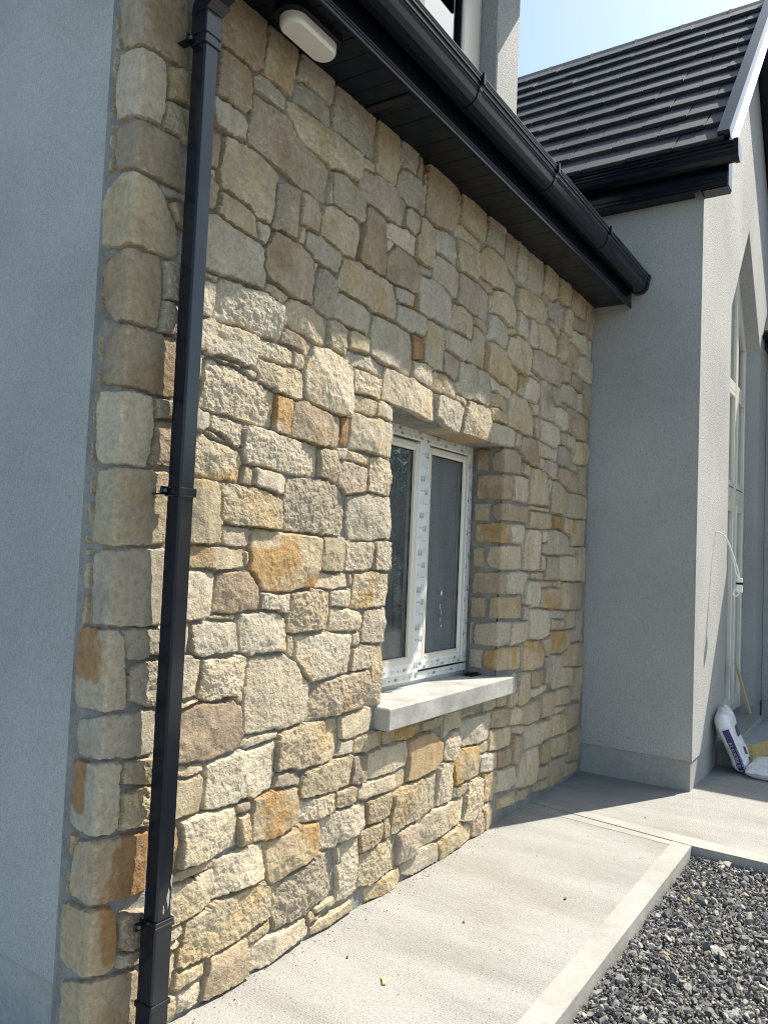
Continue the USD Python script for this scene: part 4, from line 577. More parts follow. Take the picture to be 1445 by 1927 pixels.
QUOIN = '''
b 0,3079 -67,3090 -83,3088 -102,3142 -109,3217 -106,3294 0,3259 157,3330 178,3206 174,3093 67,3088 60,3092
c 96,3007 92,2913 79,2868 36,2866 12,2856 0,2856 -75,2865 -83,2861 -89,2861 -105,2917 -109,2996 -95,3079 -81,3082 -67,3080 -52,3083 0,3076 66,3083 88,3071
b 194,2719 178,2694 27,2690 -21,2692 -83,2702 -100,2756 -100,2836 -81,2856 0,2847 13,2852 160,2857
y 0,2455 -15,2451 -111,2457 -134,2481 -142,2609 -122,2655 -60,2689 -1,2684 65,2683 106,2657 171,2554 172,2479 148,2459 99,2456
b 122,2339 112,2220 -12,2213 -36,2215 -96,2272 -112,2400 -81,2426 -15,2446 1,2445 99,2451 118,2392
b 52,2021 28,2016 0,2017 -70,2027 -92,2043 -77,2164 -60,2199 -12,2208 189,2211 198,2019 148,2013 100,2014 71,2020
c 29,2011 61,2012 109,2007 123,1925 115,1836 99,1784 -8,1780 -73,1782 -96,1805 -107,1967 -87,2012 0,2006
y 202,1549 68,1537 -22,1533 -88,1543 -87,1766 -7,1775 193,1779
g -1,1525 69,1532 192,1536 198,1287 32,1293 1,1298 -63,1297 -80,1405 -80,1507 -56,1527 -23,1528
o 73,1106 74,1040 -107,1046 -127,1063 -135,1258 -114,1291 -58,1292 32,1288 52,1258
g 194,886 69,894 55,900 -36,905 -66,902 -95,904 -106,972 -96,1013 0,1034 192,1028
o 76,692 51,674 1,683 -8,682 -78,686 -115,702 -115,881 -91,895 -66,897 -35,895 0,899 40,895 53,890 69,888
b 194,654 193,458 27,478 1,486 -21,484 -86,492 -104,512 -90,637 -59,666 -8,676 65,666
o 86,423 95,287 66,268 8,280 -2,282 -13,278 -82,287 -123,304 -121,466 -91,474 -21,479 26,474 69,461
b 188,27 186,26 0,104 -88,64 -105,137 -107,242 -13,273 53,264 181,234
'''
SLIP = '''
y -129,3106 -129,3154 -107,3152 -97,3095
y -135,3168 -138,3229 -120,3229 -108,3165
y -135,3018 -132,3089 -114,3086 -114,3011
y -132,2945 -133,3005 -120,3001 -118,2935
y -127,2887 -131,2933 -113,2927 -108,2882
y -132,2844 -125,2866 -97,2858 -100,2841
y -131,2790 -128,2831 -108,2831 -103,2777
y -128,2706 -123,2753 -101,2759 -96,2705
y -118,2417 -107,2435 -67,2434 -88,2423
y -125,2342 -124,2383 -111,2389 -112,2346
y -122,2266 -125,2325 -110,2328 -106,2264
y -103,2212 -103,2252 -73,2220 -85,2207
y -118,2105 -124,2192 -105,2189 -102,2106
y -121,2025 -117,2082 -104,2083 -102,2014
y -125,1973 -124,2008 -106,2006 -105,1972
y -124,1876 -129,1968 -111,1969 -106,1873
y -125,1797 -127,1859 -107,1858 -103,1796
y -124,1763 -115,1785 -88,1776 -91,1759
y -119,1689 -121,1748 -98,1748 -97,1689
y -124,1644 -114,1677 -92,1633 -104,1576
y -127,1537 -126,1570 -108,1571 -105,1540
y -126,1503 -126,1525 -86,1527 -96,1499
y -122,1402 -122,1486 -91,1488 -86,1399
y -120,1291 -120,1380 -90,1393 -89,1294
y -116,590 -107,673 -76,675 -83,620
y -119,488 -118,563 -105,566 -101,492
'''
JAMB = '''
b 0,2198 149,2209 235,2181 238,2068 0,2052 -59,2058 -78,2091 -63,2168
b 0,2041 133,2045 114,1899 0,1892 -161,1894 -169,1922 -164,2044 -76,2047
b 0,1878 376,1879 363,1771 -30,1769 -54,1785 -58,1867
o 0,1759 99,1754 112,1678 89,1636 -163,1635 -171,1748
c 0,1624 267,1628 280,1554 279,1481 0,1477 -67,1491 -90,1534 -72,1611
B 0,1467 66,1461 78,1396 37,1337 -174,1329 -178,1364 -170,1460
o 0,1322 288,1321 307,1179 0,1192 -57,1188 -64,1284 -56,1315
g 0,1176 164,1164 154,1033 -144,1029 -157,1061 -149,1153
o 0,1019 314,1004 327,941 318,869 -75,892 -89,933 -82,1003
b -168,2071 -173,2194 -88,2196 -89,2061
b -174,1762 -179,1872 -70,1872 -77,1763
b -173,1492 -174,1607 -96,1610 -103,1487
b -177,1184 -182,1309 -80,1318 -75,1189
g -177,890 -176,1010 -91,1008 -96,889
g -180,1031 -180,1167 -158,1169 -162,1033
'''
# ================================================================== the stone faced house
L, W, HS, XJ = 4.24, 0.778, 3.47, 2.723            # wing wall plane, its projection, soffit height, right jamb
WX0, WX1, WZ0, WZ1 = 1.49, XJ, 0.845, 2.205        # window opening
YF = 0.195                                         # window frame plane
house = thing('house', 'house with a rubble sandstone front wall, a grey rendered gable end and black eaves', 'house')
# gable end (rendered, faces -x) and the core of the walls
gable = part('gable_wall', bx(0.004, .30, .150, 6.0, .205, 3.9, .006), M_RENDER, house)
part('gable_plinth', bx(0.016, .30, .151, 6.0, -.15, .203), M_PLINTH, gable)
wall_m = cat_([grid_sheet(-.0, L + .02, -.06, HS + .03, .014, .004, (WX0, WX1, WZ0, WZ1), .0045),
               bx(0.002, .28, .006, .16, -.1, HS + .02),
               bx(WX0 - .2, WX0, .012, .40, WZ0 - .1, WZ1 + .2), bx(WX1, WX1 + .2, .012, .40, WZ0 - .1, WZ1 + .2),
               bx(WX0 - .2, WX1 + .2, .012, .40, WZ1, WZ1 + .25), bx(.28, L + .02, .40, .44, -.1, WZ0 - .02), bx(.28, L + .02, .40, .44, WZ1 + .05, 3.9)])
stone_wall = part('stone_wall', wall_m, M_MORTAR, house)

TONE = {'c': (.545, .475, .36), 'y': (.485, .405, .272), 'g': (.45, .405, .325), 'b': (.40, .315, .215), 'o': (.485, .395, .26), 'O': (.37, .23, .11),
        'p': (.43, .36, .285), 'd': (.315, .265, .20), 'B': (.32, .24, .172), 'S': (.48, .35, .20)}
STAIN = {'c': (.49, .38, .225), 'y': (.46, .33, .17), 'g': (.48, .42, .31), 'b': (.34, .235, .13), 'o': (.45, .275, .105), 'O': (.28, .14, .055),
         'p': (.36, .25, .18), 'd': (.46, .39, .26), 'B': (.46, .36, .24), 'S': (.48, .33, .17)}
_mean = np.array([.49, .40, .268])
for _k in TONE:
    _w = .0 if _k in 'OS' else .24
    TONE[_k] = tuple((1 - _w) * np.array(TONE[_k]) + _w * _mean)
def decode(txt):
    r = []
    for ln in txt.strip().splitlines():
        a = ln.split(); r.append((a[0], Polygon([tuple(float(v) / 1000 for v in q.split(',')) for q in a[1:]]).buffer(0)))
    return r
def stone_mesh(g, tone, seed, x0=None, h=.007, H=None, rough=1.0, depth=.03, rust=None):
    """one rock faced stone: g in (s, z); x0 None = flat on y = 0, else folded round the vertical corner at x = x0"""
    rng = np.random.default_rng(seed); w0, z0, w1, z1 = g.bounds; size = min(w1 - w0, z1 - z0)
    r = min(.005, size * .08); gg = g.buffer(-r).buffer(r)
    if gg.is_empty or gg.geom_type != 'Polygon': gg = g
    ext = shapely.segmentize(gg.exterior, h * 1.05); B = np.array(ext.coords)[:-1]
    if Polygon(B).exterior.is_ccw is False: B = B[::-1]
    q3 = np.c_[B * 38, np.full(len(B), seed * .37)]; q4 = np.c_[B * 130, np.full(len(B), seed * .37)]
    amp = min(.0045, size * .04)
    B = B + amp * 2 * np.c_[meshkit.fbm(q3, 2, seed % 97) - .5, meshkit.fbm(q3 + 31.7, 2, seed % 89) - .5] + amp * 1.3 * np.c_[meshkit.noise(q4, 3) - .5, meshkit.noise(q4 + 9, 4) - .5]
    pg = Polygon(B)
    if not pg.is_valid: B = np.array(ext.coords)[:-1]; pg = Polygon(B); B = B if pg.exterior.is_ccw else B[::-1]
    xs = np.arange(w0, w1, h); zs = np.arange(z0, z1, h * .87); X, Z = np.meshgrid(xs, zs); X = X + (np.arange(len(zs)) % 2 * h / 2)[:, None]
    P = np.c_[X.ravel(), Z.ravel()] + rng.uniform(-.16, .16, (X.size, 2)) * h
    P = P[shapely.contains_xy(pg, P[:, 0], P[:, 1])]
    tb = cKDTree(B)
    if len(P): P = P[tb.query(P)[0] > h * .55]
    if x0 is not None and w0 < -.01 and w1 > .01:      # a clean line of points along the arris
        P = P[np.abs(P[:, 0]) > h * .8]; zc = np.arange(z0, z1, h * .8); A_ = np.vstack([np.c_[np.full(len(zc), o), zc] for o in (-.004, 0.0, .004)])
        A_ = A_[shapely.contains_xy(pg, A_[:, 0], A_[:, 1])]; A_ = A_[tb.query(A_)[0] > h * .5]; P = np.vstack([P, A_])
    nb = len(B); P = np.vstack([B, P]) if len(P) else B
    T = Delaunay(P).simplices; c = P[T].mean(1); T = T[shapely.contains_xy(pg, c[:, 0], c[:, 1])]
    a, b, d = P[T[:, 0]], P[T[:, 1]], P[T[:, 2]]; cr = (b[:, 0] - a[:, 0]) * (d[:, 1] - a[:, 1]) - (b[:, 1] - a[:, 1]) * (d[:, 0] - a[:, 0])
    T = T[np.abs(cr) > 1e-9]; cr = cr[np.abs(cr) > 1e-9]; T[cr < 0] = T[cr < 0][:, [0, 2, 1]]
    dist = tb.query(P)[0]; dist[:nb] = 0
    H = H if H is not None else rng.uniform(.017, .030) * (1.0 if size > .08 else .75)
    R = min(.004 + .006 * rng.random(), size * .2)
    e = np.clip(dist / R, 0, 1); prof = 1 - (1 - e) ** 2.3
    ctr = P.mean(0); rel = (P - ctr) / max(size, .05)
    # cleaved facets: the lowest of a few tilted planes, smoothed by noise
    k = rng.integers(4, 7); fac = np.full(len(P), 1.0)
    for i in range(k):
        an = rng.uniform(0, 2 * math.pi); sl = rng.uniform(.10, .42); off = rng.uniform(.0, .10)
        fac = np.minimum(fac, off + sl * (rel @ [math.cos(an), math.sin(an)]) * -1 + sl * .28)
    fac = np.clip(fac, -.28, .14)
    N3 = np.c_[P, np.full(len(P), seed * .731)]
    fq = rng.uniform(.6, 1.45); lo = meshkit.fbm(N3 * 16 * fq, 3, seed % 53) - .5; mid = meshkit.fbm(N3 * 50 * fq, 3, seed % 61) - .5; rid = np.abs(meshkit.fbm(N3 * 27 * fq, 3, seed % 71) - .5)
    hi = meshkit.fbm(N3 * 78, 2, seed % 43) - .5
    sc = min(1.0, size / .16); gr = rng.uniform(.25, 1.0) if rng.random() < .75 else rng.uniform(.9, 1.25); fk = rng.uniform(.8, 1.5)
    ht = H * prof + prof * rough * (.066 * sc * fac * fk + .012 * sc * lo + .0055 * mid * gr - .014 * rid * sc * gr + .0055 * hi * gr + .0018 * (rng.random(len(P)) - .5) * gr)
    ht = np.maximum(ht, -.002) - .003; ht[:nb] = -.003
    # position and normal along the wall
    def place(s, z, hh):
        if x0 is None: return np.c_[s, -hh, z]
        c_ = .005; th = np.clip((s + c_) / (2 * c_), 0, 1) * math.pi / 2; k_ = 1 + 0.0 * np.sin(2 * th)
        return np.c_[x0 + np.maximum(s, 0) - hh * k_ * np.cos(th), np.maximum(-s, 0) - hh * k_ * np.sin(th), z]
    V = place(P[:, 0], P[:, 1], ht); S = place(B[:, 0], B[:, 1], np.full(nb, -depth)); n = len(V); V = np.vstack([V, S])
    i = np.arange(nb); j = (i + 1) % nb; F = np.vstack([T, np.c_[i, n + i, n + j], np.c_[i, n + j, j]])
    base = np.array(TONE[tone[0]]) * rng.uniform(.90, 1.10) * (1 + rng.uniform(-.03, .03) * np.array([1, .1, -1])); st = np.array(STAIN[tone[0]]) * rng.uniform(.9, 1.1)
    m1 = meshkit.fbm(N3 * np.array([7, 7, 1]) + 5.5, 4, seed % 37); m2 = meshkit.fbm(N3 * np.array([22, 9, 1]) + 1.5, 3, seed % 29)
    lim = .52 if tone[0] in 'oBdS' else .555
    mx = np.clip((m1 - lim) / .13, 0, 1)[:, None] * (.85 if tone[0] in 'oOBdS' else .65)
    if rust is not None: mx = np.clip((rust(P[:, 0], P[:, 1]) + .16 * (m1 - .5) + .16 * (m2 - .5)) / .018, 0, 1)[:, None] * .9; st = np.array((.36, .20, .085)) * (.75 + .5 * m2[:, None])
    C = base * (1 - mx) + st * mx; C = C * (.80 + .40 * m2)[:, None]
    C = np.vstack([C, C[:nb] * .95])
    return trimesh.Trimesh(V, F, process=False), C

front = decode(FRONT); order = sorted(range(len(front)), key=lambda i: -front[i][1].area / (1.5 + front[i][1].centroid.x) ** 2.6)
small_m, small_c = [], []
for rank, i in enumerate(order):
    t, g = front[i]; cx, cz = g.centroid.x, g.centroid.y
    h = .0055 if cx < 1.8 else (.0075 if cx < 2.8 else .0095)
    lint = 'L' in t
    m, c = stone_mesh(g, t, 100 + i, None, h, rough=(1.25 if t[0] in 'Bd' else .35 if t[0] == 'S' else .85 if cz > 2.62 or cx > 2.8 else 1.0), depth=.17 if lint else .03, H=.026 if lint else None)
    if rank < 300: part('stone', m, M_STONE, stone_wall, False, c)
    else: small_m.append(m); small_c.append(c)
for i, (t, g) in enumerate(decode(SLIP)):
    m, c = stone_mesh(g, t, 900 + i, 0.0, .008, H=.012); small_m.append(m); small_c.append(c)
for i, (t, g) in enumerate(decode(QUOIN)):
    zb0, zb1 = g.bounds[1], g.bounds[3]; zm = zb0 + .42 * (zb1 - zb0)
    rust = {9: lambda s, z: np.minimum(-.012 - s, z - zm), 11: lambda s, z: np.minimum(-.020 - s, z - zb0 - .05), 13: lambda s, z: np.minimum(s - .008, z - zb0 - .03), 12: lambda s, z: .5 * (s - .06) - .3 * (z - zm)}.get(i)
    m, c = stone_mesh(g, 'c' if i in (9, 11) else t, 700 + i, 0.0, .0055, H=.016, rough=.42, rust=rust); part('quoin_stone', m, M_STONE, stone_wall, False, c)
for i, (t, g) in enumerate(decode(JAMB)):
    m, c = stone_mesh(g, t, 800 + i, XJ, .0075, H=.018, rough=.3); part('jamb_stone', m, M_STONE, stone_wall, False, c)
sm = part('small_stones', cat_(small_m), M_STONE, stone_wall, False, np.vstack(small_c)); tag(sm, 'small filler stones packed in the wide joints', None, None, 'stuff')

# ------------------------------------------------------------------ window
def frame_rect(x0, x1, z0, z1, w, y0, y1, ch=.004, wb=None):
    wb = wb or w
    return cat_([bx(x0, x0 + w, y0, y1, z0, z1, ch), bx(x1 - w, x1, y0, y1, z0, z1, ch), bx(x0 + w - .002, x1 - w + .002, y0 + .001, y1, z1 - w, z1 - .001, ch), bx(x0 + w - .002, x1 - w + .002, y0 + .001, y1, z0 + .001, z0 + wb, ch)])
win = part('window', cat_([frame_rect(1.44, 2.712, .874, 2.243, .062, YF, YF + .075, .004, .050), bx(2.118, 2.16, YF + .001, YF + .07, .92, 2.185, .003), bx(1.44, 2.712, YF + .02, YF + .09, .84, .878)]), M_FILM, house,
           label='white upvc window still wrapped in printed film')
sash = part('sash', frame_rect(1.49, 2.112, .924, 2.211, .058, YF - .024, YF + .05), M_FILM, win)
part('glazing_bead', frame_rect(1.546, 2.058, .968, 2.143, .044, YF - .0235, YF + .03, .010), M_CREAM, sash)
part('glass_pane', bx(1.585, 2.02, YF + .004, YF + .010, 1.0, 2.11), M_GLASS1, win)
part('fixed_frame', frame_rect(2.125, 2.700, .928, 2.207, .056, YF - .004, YF + .05), M_FILM, win)
part('glazing_bead', frame_rect(2.178, 2.642, .970, 2.145, .040, YF - .003, YF + .04, .010), M_CREAM, win)
part('glass_pane', bx(2.21, 2.60, YF + .018, YF + .024, 1.0, 2.115), M_GLASS2, win)
part('gasket', cat_([frame_rect(1.588, 2.016, 1.008, 2.101, .006, YF + .001, YF + .006, 0), frame_rect(2.216, 2.604, 1.006, 2.107, .006, YF + .014, YF + .0195, 0), bx(1.49, 2.70, YF - .004, YF + .003, 2.2105, 2.2165), bx(2.126, 2.70, YF - .006, YF + .003, .9215, .927)]), M_BLACK, win)
part('head_gap_tape', bx(WX0, WX1, YF - .03, YF + .02, 2.2435, 2.262), M_BLACK, win)
rngp = np.random.default_rng(5); pm = {'g': [], 'd': [], 'l': []}
def mark(x, z, w, hgt, y, k, sk=0.0):
    q = [(x, z), (x + w, z + sk), (x + w, z + hgt + sk), (x, z + hgt)]
    pm[k].append(trimesh.Trimesh([(a, y, b) for a, b in q], [[0, 1, 2], [0, 2, 3]]))
def print_run(x0, x1, z, y, vertical=False):
    """the repeat of the protective film: green leaf mark, small dark block, thin grey text lines"""
    s = 0.0; n = x1 - x0; i = rngp.integers(0, 3)
    while s < n - .05:
        def put(ds, w, hh, k, off=0.0, sk=0.0):
            if vertical: mark(z - hh / 2 + off, x0 + s + ds, hh, w, y, k)
            else: mark(x0 + s + ds, z - hh / 2 + off, w, hh, y, k, sk)
        if i % 3 == 0: put(0, .010, .014, 'd'); put(.010, .020, .012, 'g'); put(.012, .020, .003, 'l', .010)
        elif i % 3 == 1: put(.01, .036, .004, 'l', .004); put(.014, .028, .003, 'l', -.004)
        else: put(.012, .007, .009, 'd'); put(.040, .022, .003, 'l', 0)
        s += .066; i += 1
for zz in (.949,): print_run(1.50, 2.10, zz, YF - .0246)
print_run(2.135, 2.69, .943, YF - .0046); print_run(2.15, 2.69, .962, YF - .0046)
print_run(1.46, 2.70, .899, YF - .0006)
print_run(1.50, 2.10, 2.192, YF - .0246); print_run(1.52, 2.10, 2.168, YF - .0246); print_run(2.13, 2.69, 2.19, YF - .0046); print_run(2.15, 2.69, 2.166, YF - .0046); print_run(1.46, 2.70, 2.228, YF - .0006)
for xx, yy in ((2.072, YF - .0246), (2.096, YF - .0246), (2.142, YF - .0046), (2.164, YF - .0046), (2.656, YF - .0046), (2.682, YF - .0046), (2.705, YF - .0006)): print_run(.95, 2.18, xx, yy, True)
for k, mm, nm in (('g', M_GREEN, 'green_film_print'), ('d', M_DARKP, 'dark_film_print'), ('l', M_GREYP, 'grey_film_print')): tag(part(nm, cat_(pm[k]), mm, win), None, None, None, 'stuff')
# white sealant smears on the right pane
def blob(cx, cz, w, hh, y, seed):
    a = np.linspace(0, 2 * math.pi, 15)[:-1]; r = np.random.default_rng(seed).uniform(.55, 1.1, 14)
    return trimesh.Trimesh([(cx, y, cz)] + [(cx + w * r[i] * math.cos(a[i]), y, cz + hh * r[i] * math.sin(a[i])) for i in range(14)], [[0, i + 1, (i + 1) % 14 + 1] for i in range(14)])
part('sealant_smear', cat_([blob(2.41, 1.335, .011, .016, YF + .0172, 1), blob(2.404, 1.26, .004, .018, YF + .0172, 2), blob(2.414, 1.225, .003, .02, YF + .0172, 6), blob(2.41, 1.185, .005, .016, YF + .0172, 3), blob(2.42, 1.15, .008, .006, YF + .0172, 4)]), M_FILM, win)
part('window_sill', cat_([bx(1.455, 2.835, -.078, .20, .758, .858, .006)]), M_SILL, house)
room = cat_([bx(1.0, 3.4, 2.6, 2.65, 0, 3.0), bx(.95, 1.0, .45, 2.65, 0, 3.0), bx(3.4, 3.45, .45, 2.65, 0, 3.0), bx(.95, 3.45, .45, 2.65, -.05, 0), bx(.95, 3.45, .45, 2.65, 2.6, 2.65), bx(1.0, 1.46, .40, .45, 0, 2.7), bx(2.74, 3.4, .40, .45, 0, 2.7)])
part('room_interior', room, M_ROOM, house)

# ------------------------------------------------------------------ eaves: soffit boards, fascia, gutter
XE0, XE1 = -.25, 4.232
soffit = part('soffit', bx(XE0, XE1, -.262, .06, HS + .016, HS + .03), M_BLACKM, house)
vents = [(1.136, 1.205), (2.70, 2.76)]
xb = XE0; k = 0
while xb < XE1 - .01:
    x1 = min(xb + .100, XE1); wide = .0035 if k % 3 == 0 else .0022
    part('soffit_board', bx(xb + wide / 2, x1 - wide / 2, -.252, .05, HS + .001 + (.0006 if k % 2 else 0), HS + .013, .0015), M_BLACKM, soffit); xb += .100; k += 1
v = part('soffit_vent', bx(1.150, 1.200, -.236, -.012, HS - .004, HS + .003, .001), M_BLACK, soffit)
part('vent_slots', cat_([bx(1.156, 1.194, -.228 + i * .0062, -.2255 + i * .0062, HS - .0052, HS - .0038) for i in range(34)]), simple('vent_dust', (.035, .026, .022), .8), v)
part('soffit_trim', cat_([bx(XE0, XE1, -.262, -.248, HS - .004, HS + .02, .002), bx(XE0, XE1, -.006, .03, HS - .006, HS + .012, .002)]), M_BLACKM, soffit)
fas = [(-.262, HS - .012), (-.272, HS - .030), (-.282, HS - .036), (-.288, HS - .034), (-.2885, HS - .022), (-.2835, HS - .018), (-.2885, HS - .012), (-.2835, HS - .006), (-.2885, HS + .002), (-.284, HS + .008), (-.284, HS + .19), (-.262, HS + .19)]
part('fascia_board', prism(Polygon(fas).buffer(-.001).buffer(.0018, quad_segs=4), 0, XE0, XE1), M_BLACK, house, 35)
gp = [(-.286, 3.640), (-.286, 3.585), (-.298, 3.552), (-.322, 3.532), (-.352, 3.529), (-.380, 3.538), (-.398, 3.556), (-.407, 3.580), (-.404, 3.588), (-.411, 3.594), (-.411, 3.604), (-.405, 3.609), (-.413, 3.615), (-.416, 3.626), (-.409, 3.631), (-.420, 3.638), (-.424, 3.648), (-.416, 3.654), (-.406, 3.652)]
inner = [(-.404, 3.645), (-.401, 3.60), (-.394, 3.563), (-.378, 3.545), (-.352, 3.536), (-.324, 3.539), (-.304, 3.556), (-.292, 3.587), (-.292, 3.640)]
gpoly = Polygon(gp + inner).buffer(.0012, quad_segs=4).buffer(-.0024, quad_segs=4).buffer(.0014, quad_segs=4)
gpoly = gpoly if gpoly.geom_type == 'Polygon' else Polygon(gp + inner)
gut = part('gutter', prism(gpoly, 0, XE0, 4.19), M_BLACK, house, 35, label='black gutter along the eaves of the stone wall')
og = Polygon(gp).buffer(.0045, join_style=1); ogi = Polygon(gp).buffer(.0006)
strap = og.difference(ogi.union(sbox(-.402, 3.60, -.27, 3.8))).difference(sbox(-.2855, 3.4, -.2, 3.8))
strap = max(strap.geoms, key=lambda q: q.area) if strap.geom_type != 'Polygon' else strap
for xx in (.56, 1.462, 2.366, 3.273): part('gutter_bracket', cat_([prism(strap, 0, xx - .014, xx + .014), bx(xx - .010, xx + .010, -.433, -.4205, 3.610, 3.668, .003)]), M_BLACK, gut)
part('gutter_end_cap', prism(Polygon(gp).buffer(.006), 0, 4.188, 4.2335), M_BLACK, gut)
def rod(y, z, r): return tube([(XE0 + .001, y, z), (2.0, y, z), (4.188, y, z)], r, 14)
for y_, z_, r_ in ((-.413, 3.604, .0042), (-.4185, 3.627, .0050), (-.4215, 3.650, .0046)): part('gutter_bead', rod(y_, z_, r_), M_BEAD, gut, True)
for z_ in (HS - .0145, HS - .003): part('fascia_bead', rod(-.2888, z_, .0028), M_BEAD, house, True)
# roof slope behind the gutter
roofm = prism([(-.33, 3.665), (-.33, 3.69), (3.0, 7.02), (3.0, 6.97), (-.26, 3.66)], 0, XE0, L + 2.0); part('roof_slope', roofm, M_TILE, house)

# dormer above the eaves
DY = .20; dz0, dz1 = 4.0, 5.66
dw = part('dormer_wall', cat_([bx(2.852, 3.175, DY, 2.2, dz0, dz1, .008), bx(.2, 1.55, DY, 2.2, dz0, dz1, .008), bx(1.55, 2.852, DY + .001, 2.2, dz0, 4.12)]), M_RENDERW, house, label='grey rendered dormer wall above the gutter')
part('dormer_soffit', cat_([bx(-.1, 3.50, DY - .42, DY + .3, dz1, dz1 + .22, .01)]), M_BLACK, dw)
dwin = part('dormer_window', cat_([frame_rect(1.56, 2.845, 4.12, dz1 - .01, .07, DY + .12, DY + .19, .006), bx(2.03, 2.13, DY + .105, DY + .18, 4.18, dz1 - .07, .008), bx(2.60, 2.80, DY + .108, DY + .18, 4.18, dz1 - .07, .010)]), M_CREAM, house, label='cream framed dormer window reflecting the sky')
part('dormer_pane', bx(1.62, 2.03, DY + .15, DY + .156, 4.19, dz1 - .08), M_GLASSD, dwin); part('dormer_pane', bx(2.13, 2.60, DY + .15, DY + .156, 4.19, dz1 - .08), M_GLASSD, dwin)
part('dormer_gasket', cat_([bx(2.588, 2.601, DY + .128, DY + .152, 4.19, dz1 - .08), bx(2.022, 2.031, DY + .128, DY + .152, 4.19, dz1 - .08)]), M_BLACK, dwin)

# ------------------------------------------------------------------ downpipe
px0, pyb, pyf, pw = .152, -.046, -.106, .0610
dp = thing('downpipe', 'black square downpipe clipped to the corner of the stone wall', 'downpipe', (px0 + pw / 2, (pyb + pyf) / 2, 0))
cxp, cyp = px0 + pw / 2, (pyb + pyf) / 2
def sq(w, z0, z1, ch=.006): return bx(-w / 2, w / 2, -w / 2, w / 2, z0, z1, ch)
part('pipe', cat_([sq(pw, .40, 3.20)]), M_PIPE, dp); part('pipe_socket', cat_([sq(pw + .008, .155, .405, .005), sq(pw + .0125, .392, .410, .002)]), M_PIPE, dp)
sm_ = [blob(a_, c_, w_, h_, 0, 90 + k_) for k_, (a_, c_, w_, h_) in enumerate([(.012, .47, .006, .035), (.022, .52, .004, .022), (-.004, .44, .004, .02), (.024, .455, .003, .014)])]
for m_ in sm_: m_.vertices[:, 1] = -pw / 2 - .0006
part('mortar_smear', cat_(sm_), M_CONCS, dp); part('pipe_shoe', cat_([sq(pw + .010, -.03, .16, .005), sq(pw + .016, .150, .168, .002)]), M_PIPE, dp)
for zc in (3.165, 1.712): 
    cl = part('pipe_clip', cat_([bx(-.036, .036, -.036, .036, zc - .014, zc + .014, .003), bx(-.062, -.034, .018, .026, zc - .010, zc + .016, .002), bx(-.062, -.034, .018, .062, zc - .010, zc - .006)]), M_PIPE, dp)
    sc = trimesh.creation.cylinder(.0055, .006, sections=14); sc.apply_transform(trimesh.transformations.rotation_matrix(math.pi / 2, [1, 0, 0])); sc.apply_translation((-.050, .0155, zc + .003)); part('screw', sc, M_STEEL, cl)
cl = part('pipe_clip', cat_([bx(-.0385, .0385, -.0385, .0385, .386, .398, .002), bx(-.066, -.036, .020, .028, .380, .406, .002)]), M_PIPE, dp)
sc = trimesh.creation.cylinder(.0055, .006, sections=14); sc.apply_transform(trimesh.transformations.rotation_matrix(math.pi / 2, [1, 0, 0])); sc.apply_translation((-.053, .0175, .393)); part('screw', sc, M_STEEL, cl)
def sqsweep(pts, w):
    V = []
    for y, z, a in pts:
        c, s = math.cos(a), math.sin(a)
        for dx, dn in ((-1, -1), (1, -1), (1, 1), (-1, 1)): V.append((dx * w / 2, y + c * dn * w / 2, z + s * dn * w / 2))
    F = []
    for i in range(len(pts) - 1):
        for k in range(4): a, b = i * 4 + k, i * 4 + (k + 1) % 4; F += [[a, b, b + 4], [a, b + 4, a + 4]]
    o = (len(pts) - 1) * 4; F += [[0, 2, 1], [0, 3, 2], [o, o + 1, o + 2], [o, o + 2, o + 3]]
    m = trimesh.Trimesh(V, F, process=False); m.fix_normals(); return m
part('elbow', cat_([sq(pw + .009, 3.185, 3.262, .004), sqsweep([(0, 3.255, 0), (0, 3.275, .55), (-.012, 3.292, 1.0), (-.05, 3.312, 1.0)], pw + .009)]), M_PIPE, dp)
part('offset_pipe', sqsweep([(-.03, 3.30, 1.0), (-.215, 3.42, 1.0)], pw), M_PIPE, dp)
part('elbow', cat_([sqsweep([(-.185, 3.40, 1.0), (-.235, 3.432, 1.0), (-.262, 3.452, .5), (-.268, 3.475, 0), (-.268, 3.545, 0)], pw + .009)]), M_PIPE, dp)
# bulkhead lamp on the soffit
def capsule(lx, ly, z0, z1, r, taper=0.0, n=24):
    a = np.linspace(0, 2 * math.pi, 2 * n, endpoint=False); ring = lambda k: np.c_[np.where(np.cos(a) >= 0, 1, -1) * (lx / 2 - ly / 2) + np.cos(a) * ly / 2 * k, np.sin(a) * ly / 2 * k]
    V, lev = [], [(1, z1), (1, z0 + r), (1 - taper * .35, z0 + r * .45), (1 - taper, z0), (.45, z0), (0.0, z0)]
    for k, z in lev: V.append(np.c_[ring(k), np.full(2 * n, z)])
    V = np.vstack(V); F = []
    for i in range(len(lev) - 1):
        for j in range(2 * n): p_, q_ = i * 2 * n + j, i * 2 * n + (j + 1) % (2 * n); F += [[p_, q_, q_ + 2 * n], [p_, q_ + 2 * n, p_ + 2 * n]]
    m = trimesh.Trimesh(V, F, process=False); m.fix_normals(); return m
lamp = thing('bulkhead_light', 'oval white bulkhead light with black base under the eaves', 'light', (.614, -.140, HS))
part('lamp_base', capsule(.315, .142, -.028, .002, .006, .05), M_BLACK, lamp, 40)
part('lamp_diffuser', capsule(.268, .106, -.066, -.027, .014, .16), M_LAMP, lamp, 25)

